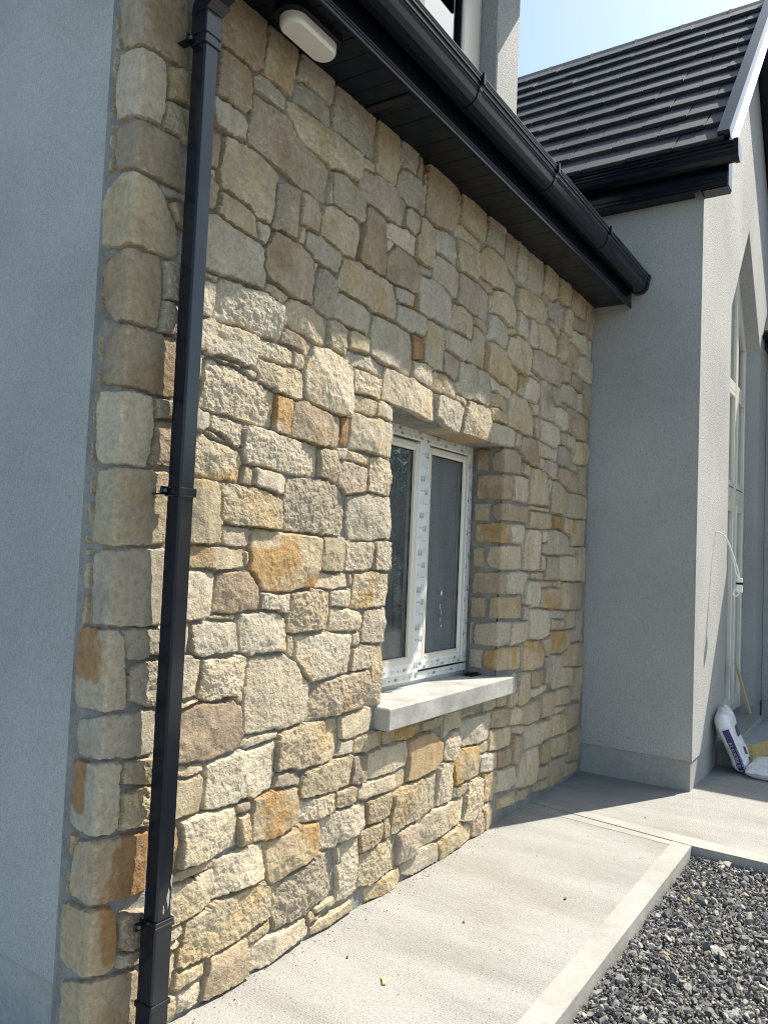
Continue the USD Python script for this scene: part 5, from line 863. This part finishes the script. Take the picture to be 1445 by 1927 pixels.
# ================================================================== gabled wing
wing = thing('gabled_wing', 'grey rendered gabled wing with a dark tiled roof and tall pointed doorway', 'house')
zp = .208; EZ = 4.24; RX, RZ = 6.2, 6.80; X2 = 8.2
DX0, DX1, DSH, DPK = 5.40, 7.00, 3.72, 4.66       # doorway
outl = Polygon([(L, zp), (X2, zp), (X2, EZ + .25), (RX, RZ - .12), (L, EZ + .25)])
door = Polygon([(DX0, -1), (DX1, -1), (DX1, DSH), ((DX0 + DX1) / 2, DPK), (DX0, DSH)])
fw = prism(outl.difference(door), 1, -W, -W + .14)
sidew = bx(L, L + .28, -W + .14, 4.0, zp, EZ + .2)
wallp = part('wing_wall', cat_([fw, sidew]), M_RENDERW, wing)
part('wing_plinth', prism(Polygon([(L + .010, .5), (L + .010, -W + .010), (DX0, -W + .010), (DX0, -W + .2), (L + .2, -W + .2), (L + .2, .5)]), 2, -.2, zp + .002), M_PLINTH, wing)
part('wing_plinth', bx(DX1, X2, -W + .010, -W + .2, -.2, zp + .003), M_PLINTH, wing)
part('wing_corner_bead', cat_([bx(L - .0015, L + .004, -W - .0015, -W + .004, zp, EZ + .1)]), M_RENDERW, wing)
# doorway joinery
FY = -W + .125
dj = part('door_frame', cat_([frame_rect(DX0 + .005, DX1 - .005, .195, 2.20, .07, FY, FY + .07, .005), bx(DX0, DX1, FY, FY + .07, 2.20, 2.29, .005),
     bx(DX0 + .005, DX0 + .075, FY, FY + .07, 2.29, DSH, .005), bx(DX1 - .075, DX1 - .005, FY, FY + .07, 2.29, DSH, .005), bx(6.42, 6.52, FY - .004, FY + .07, .26, 4.4, .005), bx(DX0, DX1, FY + .001, FY + .07, 3.20, 3.29, .004),
     prism(Polygon([(DX0, DSH), ((DX0 + DX1) / 2, DPK), (DX1, DSH), (DX1 - .09, DSH), ((DX0 + DX1) / 2, DPK - .12), (DX0 + .09, DSH)]), 1, FY, FY + .07)]), M_CREAM, wing, label='cream door and window frames in the pointed opening')
leaf_m = cat_([frame_rect(5.50, 6.42, .27, 2.15, .085, FY - .012, FY + .05, .006), frame_rect(6.52, 6.93, .27, 2.15, .07, FY - .010, FY + .05, .006), frame_rect(6.52, 6.93, 2.30, 3.19, .05, FY - .008, FY + .05, .006), frame_rect(5.48, 6.42, 2.30, 3.19, .05, FY - .008, FY + .05, .006)])
part('door_leaf', leaf_m, M_CREAM, wing)
part('door_glass', prism(Polygon([(DX0 + .02, .25), (DX1 - .02, .25), (DX1 - .02, DSH), ((DX0 + DX1) / 2, DPK - .05), (DX0 + .02, DSH)]), 1, FY + .022, FY + .028), M_GLASSDOOR, wing)
part('door_handle', cat_([bx(5.53, 5.56, FY - .030, FY - .012, 1.05, 1.28, .004), bx(5.535, 5.555, FY - .055, FY - .03, 1.15, 1.17), bx(5.535, 5.66, FY - .06, FY - .05, 1.15, 1.17, .003)]), M_BLACK, wing)
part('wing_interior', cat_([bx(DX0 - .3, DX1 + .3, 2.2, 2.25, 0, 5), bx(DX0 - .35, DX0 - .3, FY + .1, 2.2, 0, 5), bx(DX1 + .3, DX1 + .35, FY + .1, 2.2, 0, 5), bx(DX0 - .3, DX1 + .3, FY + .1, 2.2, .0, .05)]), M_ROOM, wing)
# eaves of the wing (run along y)
YV = -.955
gx = L - .02
part('wing_fascia', cat_([bx(L - .115, L - .095, YV, 1.2, 4.178, 4.42, .002), bx(L - .123, L - .115, YV - .004, 1.2, 4.190, 4.215, .003), bx(L - .121, L - .115, YV - .004, 1.2, 4.222, 4.236, .003)]), M_BLACK, wing)
part('wing_soffit', cat_([bx(L - .096, L + .004, -W + .06, 1.2, 4.178, 4.192), bx(L - .10, L + .03, YV + .002, -W - .001, 4.172, 4.195), prism([(L - .095, 4.185), (L + .03, 4.185), (L + .03, 4.56), (L - .095, 4.44)], 1, YV - .003, YV + .012)]), M_BLACKM, wing)
wgp = [(-(a + .286) , b) for a, b in gp]     # profile reused: distance out from the fascia
wg = Polygon([(L - .115 - (-(a + .286)), b + .770) for a, b in gp + inner])
wgm = trimesh.creation.extrude_polygon(wg.buffer(0), 1.2 + 1.035, engine='earcut'); v = wgm.vertices.copy(); wgm = trimesh.Trimesh(np.c_[v[:, 0], -1.015 + v[:, 2], v[:, 1]], wgm.faces); wgm.fix_normals()
wgut = part('wing_gutter', wgm, M_BLACK, wing)
capm = trimesh.creation.extrude_polygon(Polygon([(L - .115 - (-(a + .286)), b + .770) for a, b in gp]).buffer(.006), .03, engine='earcut'); v = capm.vertices.copy(); capm = trimesh.Trimesh(np.c_[v[:, 0], -1.040 + v[:, 2], v[:, 1]], capm.faces); capm.fix_normals(); part('wing_gutter_cap', capm, M_BLACK, wgut)
# roof tiles
ang = math.atan2(RZ - 4.44, RX - (L - .19)); ca, sa = math.cos(ang), math.sin(ang); E0 = np.array([L - .19, 0, 4.44]); slen = math.hypot(RZ - 4.44, RX - L + .19)
part('roof_deck', prism([(L - .10, 4.43), (RX, RZ - .05), (X2 + .15, 4.43), (X2 + .15, 4.40), (RX, RZ - .10), (L - .10, 4.40)], 1, YV + .015, 4.0), M_BLACK, wing)
rows_n = 11; ga = slen / rows_n; tw = .332; rt = np.random.default_rng(11)
roof = part('tiled_roof', bx(RX - .02, RX + .02, YV + .03, 4.0, RZ - .06, RZ - .02), M_TILE, wing)
for r_ in range(rows_n):
    y = YV + .012 - (tw / 2 if r_ % 2 else 0); first = True
    while y < 3.2:
        ya, yb = max(y, YV + .012), min(y + tw - .009, 3.2)
        if yb - ya > .04:
            t0 = r_ * ga - .02; t1 = t0 + ga + .075; lift0, lift1 = .058 + rt.uniform(-.004, .004), .016
            V = []
            for t, lf, th in ((t0, lift0, .030), (t1, lift1, .022)):
                for yy in (ya, yb):
                    for o in (0, -th):
                        n_ = lf + o; V.append(E0 + np.array([t * ca - n_ * sa, yy, t * sa + n_ * ca]))
            V = np.array(V); c2 = V.mean(0); V = np.vstack([V, V[[0, 2]] + (np.array([-sa, 0, ca]) * -.004) + np.array([-ca, 0, -sa]) * .004])
            part('roof_tile', hullm(V), M_TILES[rt.choice(3, p=[.6, .2, .2])], roof)
        y += tw
y = -.985
jy = [-1.0, -.571, -.132, .314, .766, 1.223, 1.67, 2.12, 2.57, 3.0]
for a, b in zip(jy[:-1], jy[1:]):
    pr = [(RX - .135, RZ - .105), (RX - .02, RZ + .035), (RX + .02, RZ + .035), (RX + .135, RZ - .105), (RX + .115, RZ - .115), (RX, RZ + .005), (RX - .115, RZ - .115)]
    rm = cat_([prism(pr, 1, a + .002, b - .002), prism([(x_, z_ + .006) for x_, z_ in pr], 1, b - .022, b - .001)])
    part('ridge_tile', rm, M_TILE, roof)
# verge trim and barge board
def rake(n0, n1, t0, t1, ya, yb, m_):
    V = []
    for t in (t0, t1):
        for n_ in (n0, n1):
            for yy in (ya, yb): V.append(E0 + np.array([t * ca - n_ * sa, yy, t * sa + n_ * ca]))
    return hullm(np.array(V))
part('barge_board', rake(-.13, .02, .10, slen, YV - .020, YV - .002, None), M_BARGE, wing)
part('verge_trim', cat_([rake(.021, .085, .0, slen, YV - .03, YV + .05, None)]), M_BLACK, wing)
VR = []
for t in (0, slen):
    for n_ in (-.13, .07):
        for yy in (YV - .02, YV): VR.append(np.array([2 * RX, 0, 0]) + np.array([-1, 1, 1]) * (E0 + np.array([t * ca - n_ * sa, yy, t * sa + n_ * ca])))
part('barge_board', hullm(np.array(VR)), M_BARGE, wing)
# step in front of the doorway
# ================================================================== side wing on the far right
sw = thing('side_wing', 'shaded grey wing beyond the pointed doorway at the right edge', 'house')
part('side_wall', cat_([bx(7.46, 7.8, -3.2, -W - .004, .21, 3.8)]), M_RENDERW, sw); part('side_plinth', bx(7.472, 7.8, -3.19, -W - .004, -.2, .209), M_PLINTH, sw)
part('side_fascia', cat_([bx(7.22, 7.24, -3.4, -W - .006, 3.80, 3.98), bx(7.24, 7.8, -3.4, -W - .006, 3.80, 3.815)]), M_BLACK, sw)
part('side_gutter', bx(7.11, 7.218, -3.4, -W - .006, 3.87, 3.97, .02), M_BLACK, sw)
part('side_roof', prism([(7.2, 3.99), (9.2, 6.2), (9.2, 6.15), (7.3, 3.98)], 1, -3.5, -W - .006), M_TILE, sw)

# ================================================================== ground
yard = part('ground', bx(-150, 150, -150, 150, -.30, -.070), mottled('yard_ground', (.09, .085, .078), (.17, .16, .145), 8, bump=(1.0, 45, .03), big=(.3, .8, 1.2)), None); tag(yard, 'grey gravel yard in front of the path', 'ground', None, 'structure')
path_t = thing('path', 'pale brushed concrete path along the foot of the stone wall', 'path', kind='structure')
pan = lambda pts, z1=0.0, z0=-.13: prism(Polygon(pts), 2, z0, z1)
part('concrete_panel', pan([(-4, .3), (-4, -.908), (3.100, -.906), (3.196, .3)]), M_CONC, path_t)
part('concrete_panel', pan([(3.385, .3), (3.2725, -1.45), (3.2725, -6), (14, -6), (14, .3)], .0), M_CONC, path_t)
part('edge_band', pan([(-4, -.9085), (-4, -1.012), (3.155, -1.010), (3.166, -.9065)], .003), M_CONCS, path_t)
part('edge_band', pan([(3.1965, .3), (3.1025, -.9055), (3.1655, -.9058), (3.322, .3)], .0015), M_CONCS, path_t)
part('edge_band', pan([(3.328, .3), (3.162, -1.02), (3.155, -1.45), (3.155, -6), (3.270, -6), (3.270, -1.45), (3.382, .3)], .003), M_CONCS, path_t)
# loose gravel
gm = mat('gravel_stone', {'o': ('object_info', {}), 'r': ('rgb_ramp', {'ramp': [(0, (.080, .079, .077)), (.45, (.16, .157, .151)), (.8, (.25, .242, .226)), (.95, (.36, .345, .312)), (1, (.36, .27, .15))]}), 'g': GEO, 'n': ('noise_texture', {'scale': 90.0, 'detail': 5.0}),
      'r2': ('rgb_ramp', {'ramp': [(.3, (.75,) * 3), (.7, (1.2,) * 3)]}), 'x': ('mix', {'mix_type': 'multiply', 'fac': 1.0}), 'b': ('bump', {'strength': .4, 'distance': .003}), 'p': ('principled_bsdf', {'roughness': .85, 'specular_ior_level': .35})},
      [('o.random', 'r.fac'), ('g.position', 'n.vector'), ('n.fac', 'r2.fac'), ('r.color', 'x.color1'), ('r2.color', 'x.color2'), ('x.color', 'p.base_color'), ('n.fac', 'b.height'), ('b.normal', 'p.normal')])
rg = np.random.default_rng(21)
gi = UsdGeom.PointInstancer.Define(stage, '/World/gravel'); tag(gi.GetPrim(), 'loose dark grey crushed gravel beside the path edge', 'gravel', None, 'stuff')
protos = []
for i in range(7):
    q = rg.normal(size=(14, 3)); q /= np.linalg.norm(q, axis=1)[:, None]; q *= rg.uniform(.75, 1.1, (14, 1)) * np.array([1.0, rg.uniform(.6, .85), rg.uniform(.4, .62)])
    pm_ = usdkit.mesh(stage, '/World/gravel/stone_shape_%d' % i if i else '/World/gravel/stone_shape', hullm(q), gm); protos.append(pm_.GetPath())
N1, N2 = 44000, 30000
xy = np.r_[np.c_[rg.uniform(.1, 3.155, N1), rg.uniform(-2.75, -1.008, N1)], np.c_[rg.uniform(-3, 3.15, N2), rg.uniform(-5, -1.01, N2)]]
sz = np.exp(rg.normal(math.log(.0078), .50, len(xy))).clip(.003, .030); bigi = rg.random(len(xy)) < .006; sz[bigi] = rg.uniform(.022, .038, bigi.sum())
zz = -.074 + .020 * meshkit.fbm(np.c_[xy * 3.0, np.zeros(len(xy))], 3, 4) + rg.uniform(0, .022, len(xy)) + .2 * sz
edge = np.minimum(-1.012 - xy[:, 1], np.abs(3.155 - xy[:, 0])); ok = edge > sz * .9; xy, sz, zz = xy[ok], sz[ok], zz[ok]
qs = rg.normal(size=(len(xy), 4)); flat = rg.random(len(xy)) < .6; qs[flat, 1:3] *= .25; qs /= np.linalg.norm(qs, axis=1)[:, None]
gi.CreatePrototypesRel().SetTargets(protos)
gi.CreateProtoIndicesAttr(Vt.IntArray.FromNumpy(rg.integers(0, 7, len(xy)).astype(np.int32)))
gi.CreatePositionsAttr(Vt.Vec3fArray.FromNumpy(np.c_[xy, zz].astype(np.float32)))
gi.CreateScalesAttr(Vt.Vec3fArray.FromNumpy(np.repeat(sz[:, None], 3, 1).astype(np.float32)))
gi.CreateOrientationsAttr(Vt.QuathArray([Gf.Quath(float(a), float(b), float(c), float(d)) for a, b, c, d in qs]))

# ================================================================== small things
def lump(pts, mat_, name, label, cat, group=None, sub=0, seed=1):
    rr = np.random.default_rng(seed); m = hullm(rr.normal(size=(18, 3)) * .5 * np.array(pts[3:]) ); m.apply_translation((0, 0, -m.bounds[0][2]))
    o = part(name, m, mat_, None); x = UsdGeom.Xformable(stage.GetPrimAtPath(o.GetPath())); x.AddTranslateOp().Set(Gf.Vec3d(*map(float, pts[:3]))); return tag(o, label, cat, group)
M_PEB = mottled('pebble', (.10, .10, .10), (.18, .175, .165), 60)
pebs = [((1.016, -.213), (.016, .012, .009), 'larger dark pebble on the path nearest the downpipe'), ((1.556, -.431), (.014, .012, .009), 'small dark pebble in the middle of the path below the sill'),
        ((2.05, -.695), (.020, .015, .010), 'rounded grey pebble on the path towards the edge band'), ((1.438, -.118), (.008, .006, .005), 'tiny chip close to the wall foot'),
        ((2.461, -.387), (.010, .008, .006), 'tiny pebble on the path beyond the window'), ((3.479, -.673), (.012, .010, .007), 'dark pebble on the far slab near the wing corner'),
        ((.553, -.073), (.009, .007, .006), 'dark crumb at the wall foot beside the downpipe')]
for i, (q, s_, lab) in enumerate(pebs): lump((q[0], q[1], .0003, s_[0] * .55, s_[1] * .55, s_[2] * .6), M_PEB, 'pebble', lab, 'pebble', 'pebbles scattered on the path', seed=30 + i)
M_GRIT = mottled('grit', (.17, .16, .14), (.34, .31, .26), 70)
rr = np.random.default_rng(77); gr = []
for i in range(360):
    x_, y_ = rr.uniform(.35, 3.1), -abs(rr.normal(0, .05)) - .02 if i < 290 else rr.uniform(-.88, -.02); s_ = rr.uniform(.0007, .0020)
    m = hullm(rr.normal(size=(9, 3)) * s_); m.apply_translation((x_, y_, -m.bounds[0][2] * .6)); gr.append(m)
g_ = part('grit', cat_(gr), M_GRIT, None); tag(g_, 'fine grit and crumbs scattered on the pale path', 'grit', None, 'stuff')
M_CHIP = mottled('chip_wood', (.55, .38, .14), (.66, .50, .24), 60)
chip = bx(-.024, .024, -.007, .007, 0, .008, .002); chip.apply_transform(trimesh.transformations.rotation_matrix(math.radians(38), [0, 0, 1])); chip.apply_translation((.961, -.414, .0005))
tag(part('wood_chip', chip, M_CHIP, None), 'small yellow splinter of wood lying on the path', 'wood chip')
# odd stones in the gravel that stand out
for i, (x_, y_, s_, c1, c2, lab) in enumerate([(1.18, -1.345, .026, (.26, .13, .07), (.42, .28, .16), 'rusty brown stone lying in the gravel'), (1.29, -1.66, .026, (.5, .36, .14), (.6, .5, .3), 'yellow sandstone chip lying in the gravel'), (2.52, -1.13, .015, (.5, .38, .18), (.6, .5, .3), 'pale yellow chip in the gravel near the path corner')]):
    lump((x_, y_, -.056, s_ * 1.3, s_, s_ * .8), mottled('odd_stone_%s' % 'abc'[i], c1, c2, 50), 'gravel_stone', lab, 'stone', None, seed=60 + i)
# black packers on the sill
pk = thing('plastic_packers', 'little heap of black plastic strips on the window sill', 'packers', (2.645, .125, .8585), -8)
for i in range(6): 
    a = bx(-.055, .055, -.008, .008, 0, .005, .001); a.apply_transform(trimesh.transformations.rotation_matrix(math.radians([4, -7, 10, -3, 14, -12][i]), [0, 0, 1])); a.apply_translation(([.0, .012, -.01, .02, -.02, .005][i], [-.03, -.015, 0, .014, .028, .005][i], .0005 + (.0055 if i > 3 else 0) + .0007 * i)); part('packer', a, M_BLACK, pk)
st = bx(-.030, .030, -.006, .006, 0, .004, .001); st.apply_transform(trimesh.transformations.rotation_matrix(math.radians(-20), [0, 0, 1])); st.apply_translation((1.80, .158, .859)); tag(part('packer_strip', st, M_BLACK, None), 'single black strip at the left end of the window sill', 'packer')

# cable hanging out of the wing wall
M_CABLE = simple('white_cable', (.70, .69, .64), .45)
cab = thing('electric_cable', 'white twin cable looping out of the wing wall, taped to a block', 'cable', (4.91, -.778, 1.817))
c0 = np.array([4.91, -.778, 1.817])
for k_, o in enumerate((0, .011)):
    pts = np.array([(4.91, -.77, 1.817), (4.918, -.81, 1.812), (4.935, -.872, 1.72 + o), (4.95, -.915 + o, 1.60), (4.965, -.945 + o, 1.47)]) - c0
    part('cable', tube(smoothpath(pts), .0048, 8), M_CABLE, cab, True)
part('cable', tube(smoothpath(np.array([(4.965, -.928, 1.42), (4.955, -.91, 1.37), (4.953, -.905, 1.345), (4.957, -.915, 1.332), (4.965, -.935, 1.345), (4.968, -.95, 1.38)]) - c0), .0048, 8), M_CABLE, cab, True)
part('connector_block', cat_([bx(.045, .072, -.188, -.148, -.455, -.345, .004)]), M_CABLE, cab); part('tape', bx(.042, .075, -.192, -.144, -.395, -.378, .002), M_BLACK, cab)

# step, plank, foil board, bags at the doorway
step = thing('door_step', 'low concrete step below the pointed doorway', 'step', (5.2, -.905, 0)); part('tread', bx(0, 1.42, 0, .26, -.05, .19, .008), M_CONCV, step)
pl = thing('timber_plank', 'short timber plank leaning in the doorway on the step', 'plank', (6.60, -.800, .1915))
pv = []
for (a, c) in (((0, 0, 0), .0), ((-.36, .075, .50), 1.0)):
    for dx in (-.03, .03):
        for dy in (-.009, .009): pv.append((a[0] + dx, a[1] + dy + (0 if c else 0), a[2]))
part('board', hullm(pv), M_TIMBER, pl)
M_FOIL = mat('foil_facing', {'g': GEO, 'n': ('noise_texture', {'scale': 30.0, 'detail': 4.0}), 'b': ('bump', {'strength': .4, 'distance': .01}), 'p': ('principled_bsdf', {'base_color': (.62, .66, .70), 'metallic': .85, 'roughness': .34})}, [('g.position', 'n.vector'), ('n.fac', 'b.height'), ('b.normal', 'p.normal')])
M_FOAM = mottled('yellow_foam', (.52, .36, .13), (.62, .45, .2), 18, bump=(.4, 60, .004))
fb = thing('insulation_board', 'foil faced yellow insulation board lying beside the step', 'insulation board', (5.5, -.985, .0))
fbp = [(-.03, .085), (0, 0), (1.15, -.24), (1.15, .075)]
part('foam_core', prism(fbp, 2, .002, .130), M_FOAM, fb); part('foil_sheet', prism([(a + (-.002 if a < .1 else .002), b) for a, b in fbp], 2, .1305, .133), M_FOIL, fb)

M_BAG = mat('bag_paper', {'g': GEO, 'n': ('noise_texture', {'scale': 14.0, 'detail': 5.0, 'roughness': .6}), 'b': ('bump', {'strength': .55, 'distance': .02}), 'r': ('rgb_ramp', {'ramp': [(.3, (.58, .57, .56)), (.65, (.72, .715, .71))]}), 'p': ('principled_bsdf', {'roughness': .5})},
            [('g.position', 'n.vector'), ('n.fac', 'b.height'), ('b.normal', 'p.normal'), ('n.fac', 'r.fac'), ('r.color', 'p.base_color')])
M_PURPLE = simple('purple_print', (.055, .035, .13), .5); M_WPRINT = simple('white_print', (.66, .65, .68), .5)
class Bag:
    """filled paper sack: v along its length 0..1, u round it 0..1"""
    def __init__(s, axis, hw, ht, wdir, seed): s.ax = np.asarray(axis, float); s.hw, s.ht, s.w, s.seed = hw, ht, np.asarray(wdir, float), seed
    def pt(s, u, v, off=0.0):
        u, v = np.broadcast_arrays(np.asarray(u, float), np.asarray(v, float)); n = len(s.ax); t = np.clip(v, 0, 1) * (n - 1); i = np.clip(t.astype(int), 0, n - 2); fr = (t - i)[..., None]
        fr = fr * fr * (3 - 2 * fr) * .35 + fr * .65
        c = s.ax[i] * (1 - fr) + s.ax[i + 1] * fr; d = s.ax[np.minimum(i + 1, n - 1)] - s.ax[i]; d /= np.linalg.norm(d, axis=-1, keepdims=True)
        w = s.w / np.linalg.norm(s.w); nn = np.cross(d, np.broadcast_to(w, d.shape)); nn /= np.linalg.norm(nn, axis=-1, keepdims=True)
        a = u * 2 * math.pi; e = .62; ce, se = np.sign(np.cos(a)) * np.abs(np.cos(a)) ** e, np.sign(np.sin(a)) * np.abs(np.sin(a)) ** e
        taper = (np.clip(np.minimum(v, 1 - v) / .14, 0, 1)) ** .45
        fat = taper * (1 + .10 * np.sin(v * 5 + s.seed)); wid = .84 + .16 * taper
        wr = (meshkit.fbm(np.stack([ce * 2 + s.seed, se * 2, v * 7], -1), 3, s.seed) - .5) * .022
        return c + w * (ce * (s.hw * wid + off + wr))[..., None] + nn * (se * (s.ht * np.maximum(fat, .05) + off + wr * .8))[..., None]
    def mesh(s, nu=48, nv=40):
        U, V = np.meshgrid(np.arange(nu) / nu, np.linspace(0, 1, nv), indexing='ij'); P = s.pt(U, V).transpose(1, 0, 2).reshape(-1, 3); F = []
        for j in range(nv - 1):
            for i in range(nu): a, b = j * nu + i, j * nu + (i + 1) % nu; F += [[a, b, b + nu], [a, b + nu, a + nu]]
        k = len(P); P = np.vstack([P, P[:nu].mean(0), P[-nu:].mean(0)])
        for i in range(nu): F += [[k, (i + 1) % nu, i], [k + 1, (nv - 1) * nu + i, (nv - 1) * nu + (i + 1) % nu]]
        m = trimesh.Trimesh(P, F, process=False); m.fix_normals(); return m
    def patch(s, u0, u1, v0, v1, off=.0025, skew=0.0, nu=10, nv=14):
        A, B = np.meshgrid(np.linspace(0, 1, nu), np.linspace(0, 1, nv), indexing='ij'); P = s.pt(u0 + (u1 - u0) * A, v0 + (v1 - v0) * B + skew * A, off).reshape(-1, 3)
        i, j = np.meshgrid(np.arange(nu - 1), np.arange(nv - 1), indexing='ij'); a = (i * nv + j).ravel()
        return trimesh.Trimesh(P, np.vstack([np.c_[a, a + nv, a + nv + 1], np.c_[a, a + nv + 1, a + 1]]), process=False)
    def text(s, txt, u0, u1, v0, v1, off=.004):
        m = meshkit.text_mesh(txt, .05, .0005, True); v = m.vertices; x = (v[:, 0] - v[:, 0].min()) / np.ptp(v[:, 0]); y = (v[:, 1] - v[:, 1].min()) / np.ptp(v[:, 1])
        return trimesh.Trimesh(s.pt(u0 + (u1 - u0) * y, v0 + (v1 - v0) * x, off), m.faces, process=False)
# axis runs from the top of the sack down to its foot; u = 0.5 is the side towards the stone wall
b1 = Bag([(4.985, -.838, .47), (5.0, -.862, .36), (5.05, -.905, .24), (5.10, -.942, .13), (5.14, -.965, .03)], .155, .066, (1, .10, .1), 2)
bag1 = thing('mortar_bag', 'white paper bag with purple band leaning against the wing wall', 'bag', (0, 0, 0))
part('sack', b1.mesh(), M_BAG, bag1, True)
def u_of(test): return test
U_SIDE, U_FRONT = .5, (.75 if b1.pt(.75, .5)[1] < b1.pt(.25, .5)[1] else .25)
sg = 1 if U_FRONT == .75 else -1
part('purple_band', cat_([b1.patch(U_SIDE - .02 * sg, U_SIDE + .046 * sg, .27, .95)]), M_PURPLE, bag1)
part('purple_logo', cat_([b1.patch(U_FRONT - .06 * sg, U_FRONT + .05 * sg, .27, .42, skew=.05), b1.patch(U_FRONT - .05 * sg, U_FRONT + .0 * sg, .60, .72, skew=.04), b1.patch(U_FRONT - .03 * sg, U_FRONT + .02 * sg, .80, .88, skew=.04)]), M_PURPLE, bag1)
part('bag_lettering', cat_([b1.text('FLEXIBLE', U_SIDE - .012 * sg, U_SIDE + .006 * sg, .45, .90), b1.text('RAPID SET', U_SIDE + .020 * sg, U_SIDE + .042 * sg, .58, .93)]), M_WPRINT, bag1)
b2 = Bag([(4.90, -1.15, .040), (5.03, -1.16, .052), (5.23, -1.18, .054), (5.38, -1.19, .045)], .145, .050, (.08, 1, 0), 5)
bag2 = thing('mortar_bag', 'white paper bag lying flat on the path by the leaning bag', 'bag', (0, 0, 0))
part('sack', b2.mesh(), M_BAG, bag2, True)

# ================================================================== trees across the yard (seen in the window glass)
M_LEAF = mat('leaf', {'o': ('geometry', {}), 'r': ('rgb_ramp', {'ramp': [(0, (.03, .06, .018)), (1, (.075, .12, .035))]}), 'd': ('principled_bsdf', {'roughness': .6}), 't': ('translucent_bsdf', {'color': (.08, .14, .03)}), 'm': ('mix_closure', {'fac': .3})},
             [('o.random_per_island', 'r.fac'), ('r.color', 'd.base_color'), ('d.BSDF', 'm.closure1'), ('t.BSDF', 'm.closure2')], surface='m.closure')
M_BARK = mottled('bark', (.09, .07, .05), (.16, .13, .10), 12)
def tree(x, y, h, w, seed, lab):
    r_ = np.random.default_rng(seed); t = thing('hedge_tree', lab, 'tree', (x, y, -.11), group='trees across the yard')
    tr = trimesh.creation.cone(.16, h * .8, sections=10); part('trunk', tr, M_BARK, t)
    cl = r_.normal(size=(26, 3)) * [w * .33, w * .33, h * .20] + [0, 0, h * .58]; cl[:, 2] = cl[:, 2].clip(.5, h - .3)
    n = 5200; c = cl[r_.integers(0, 26, n)] + r_.normal(size=(n, 3)) * w * .10
    a = r_.normal(size=(n, 3)); a /= np.linalg.norm(a, axis=1)[:, None]; b = np.cross(a, r_.normal(size=(n, 3))); b /= np.linalg.norm(b, axis=1)[:, None]
    s_ = r_.uniform(.06, .12, n)[:, None]; V = np.stack([c - a * s_, c + b * s_ * .5, c + a * s_, c - b * s_ * .5], 1).reshape(-1, 3); i = np.arange(n) * 4
    part('crown', trimesh.Trimesh(V, np.vstack([np.c_[i, i + 1, i + 2], np.c_[i, i + 2, i + 3]]), process=False), M_LEAF, t)
for i, (x, y, h, w) in enumerate([(15.5, -9.2, 3.9, 3.0), (18.0, -10.2, 5.6, 3.6), (20.5, -12.6, 4.4, 3.6), (15.0, -12.5, 4.2, 3.2), (17.5, -15.5, 5.2, 3.8)]):
    tree(x, y, h, w, 300 + i, ['low round leafy tree nearest the side wing', 'tallest leafy tree across the yard', 'broad leafy tree at the far end of the yard', 'leafy tree in the nearer row across the yard', 'leafy tree in the rear row across the yard'][i])
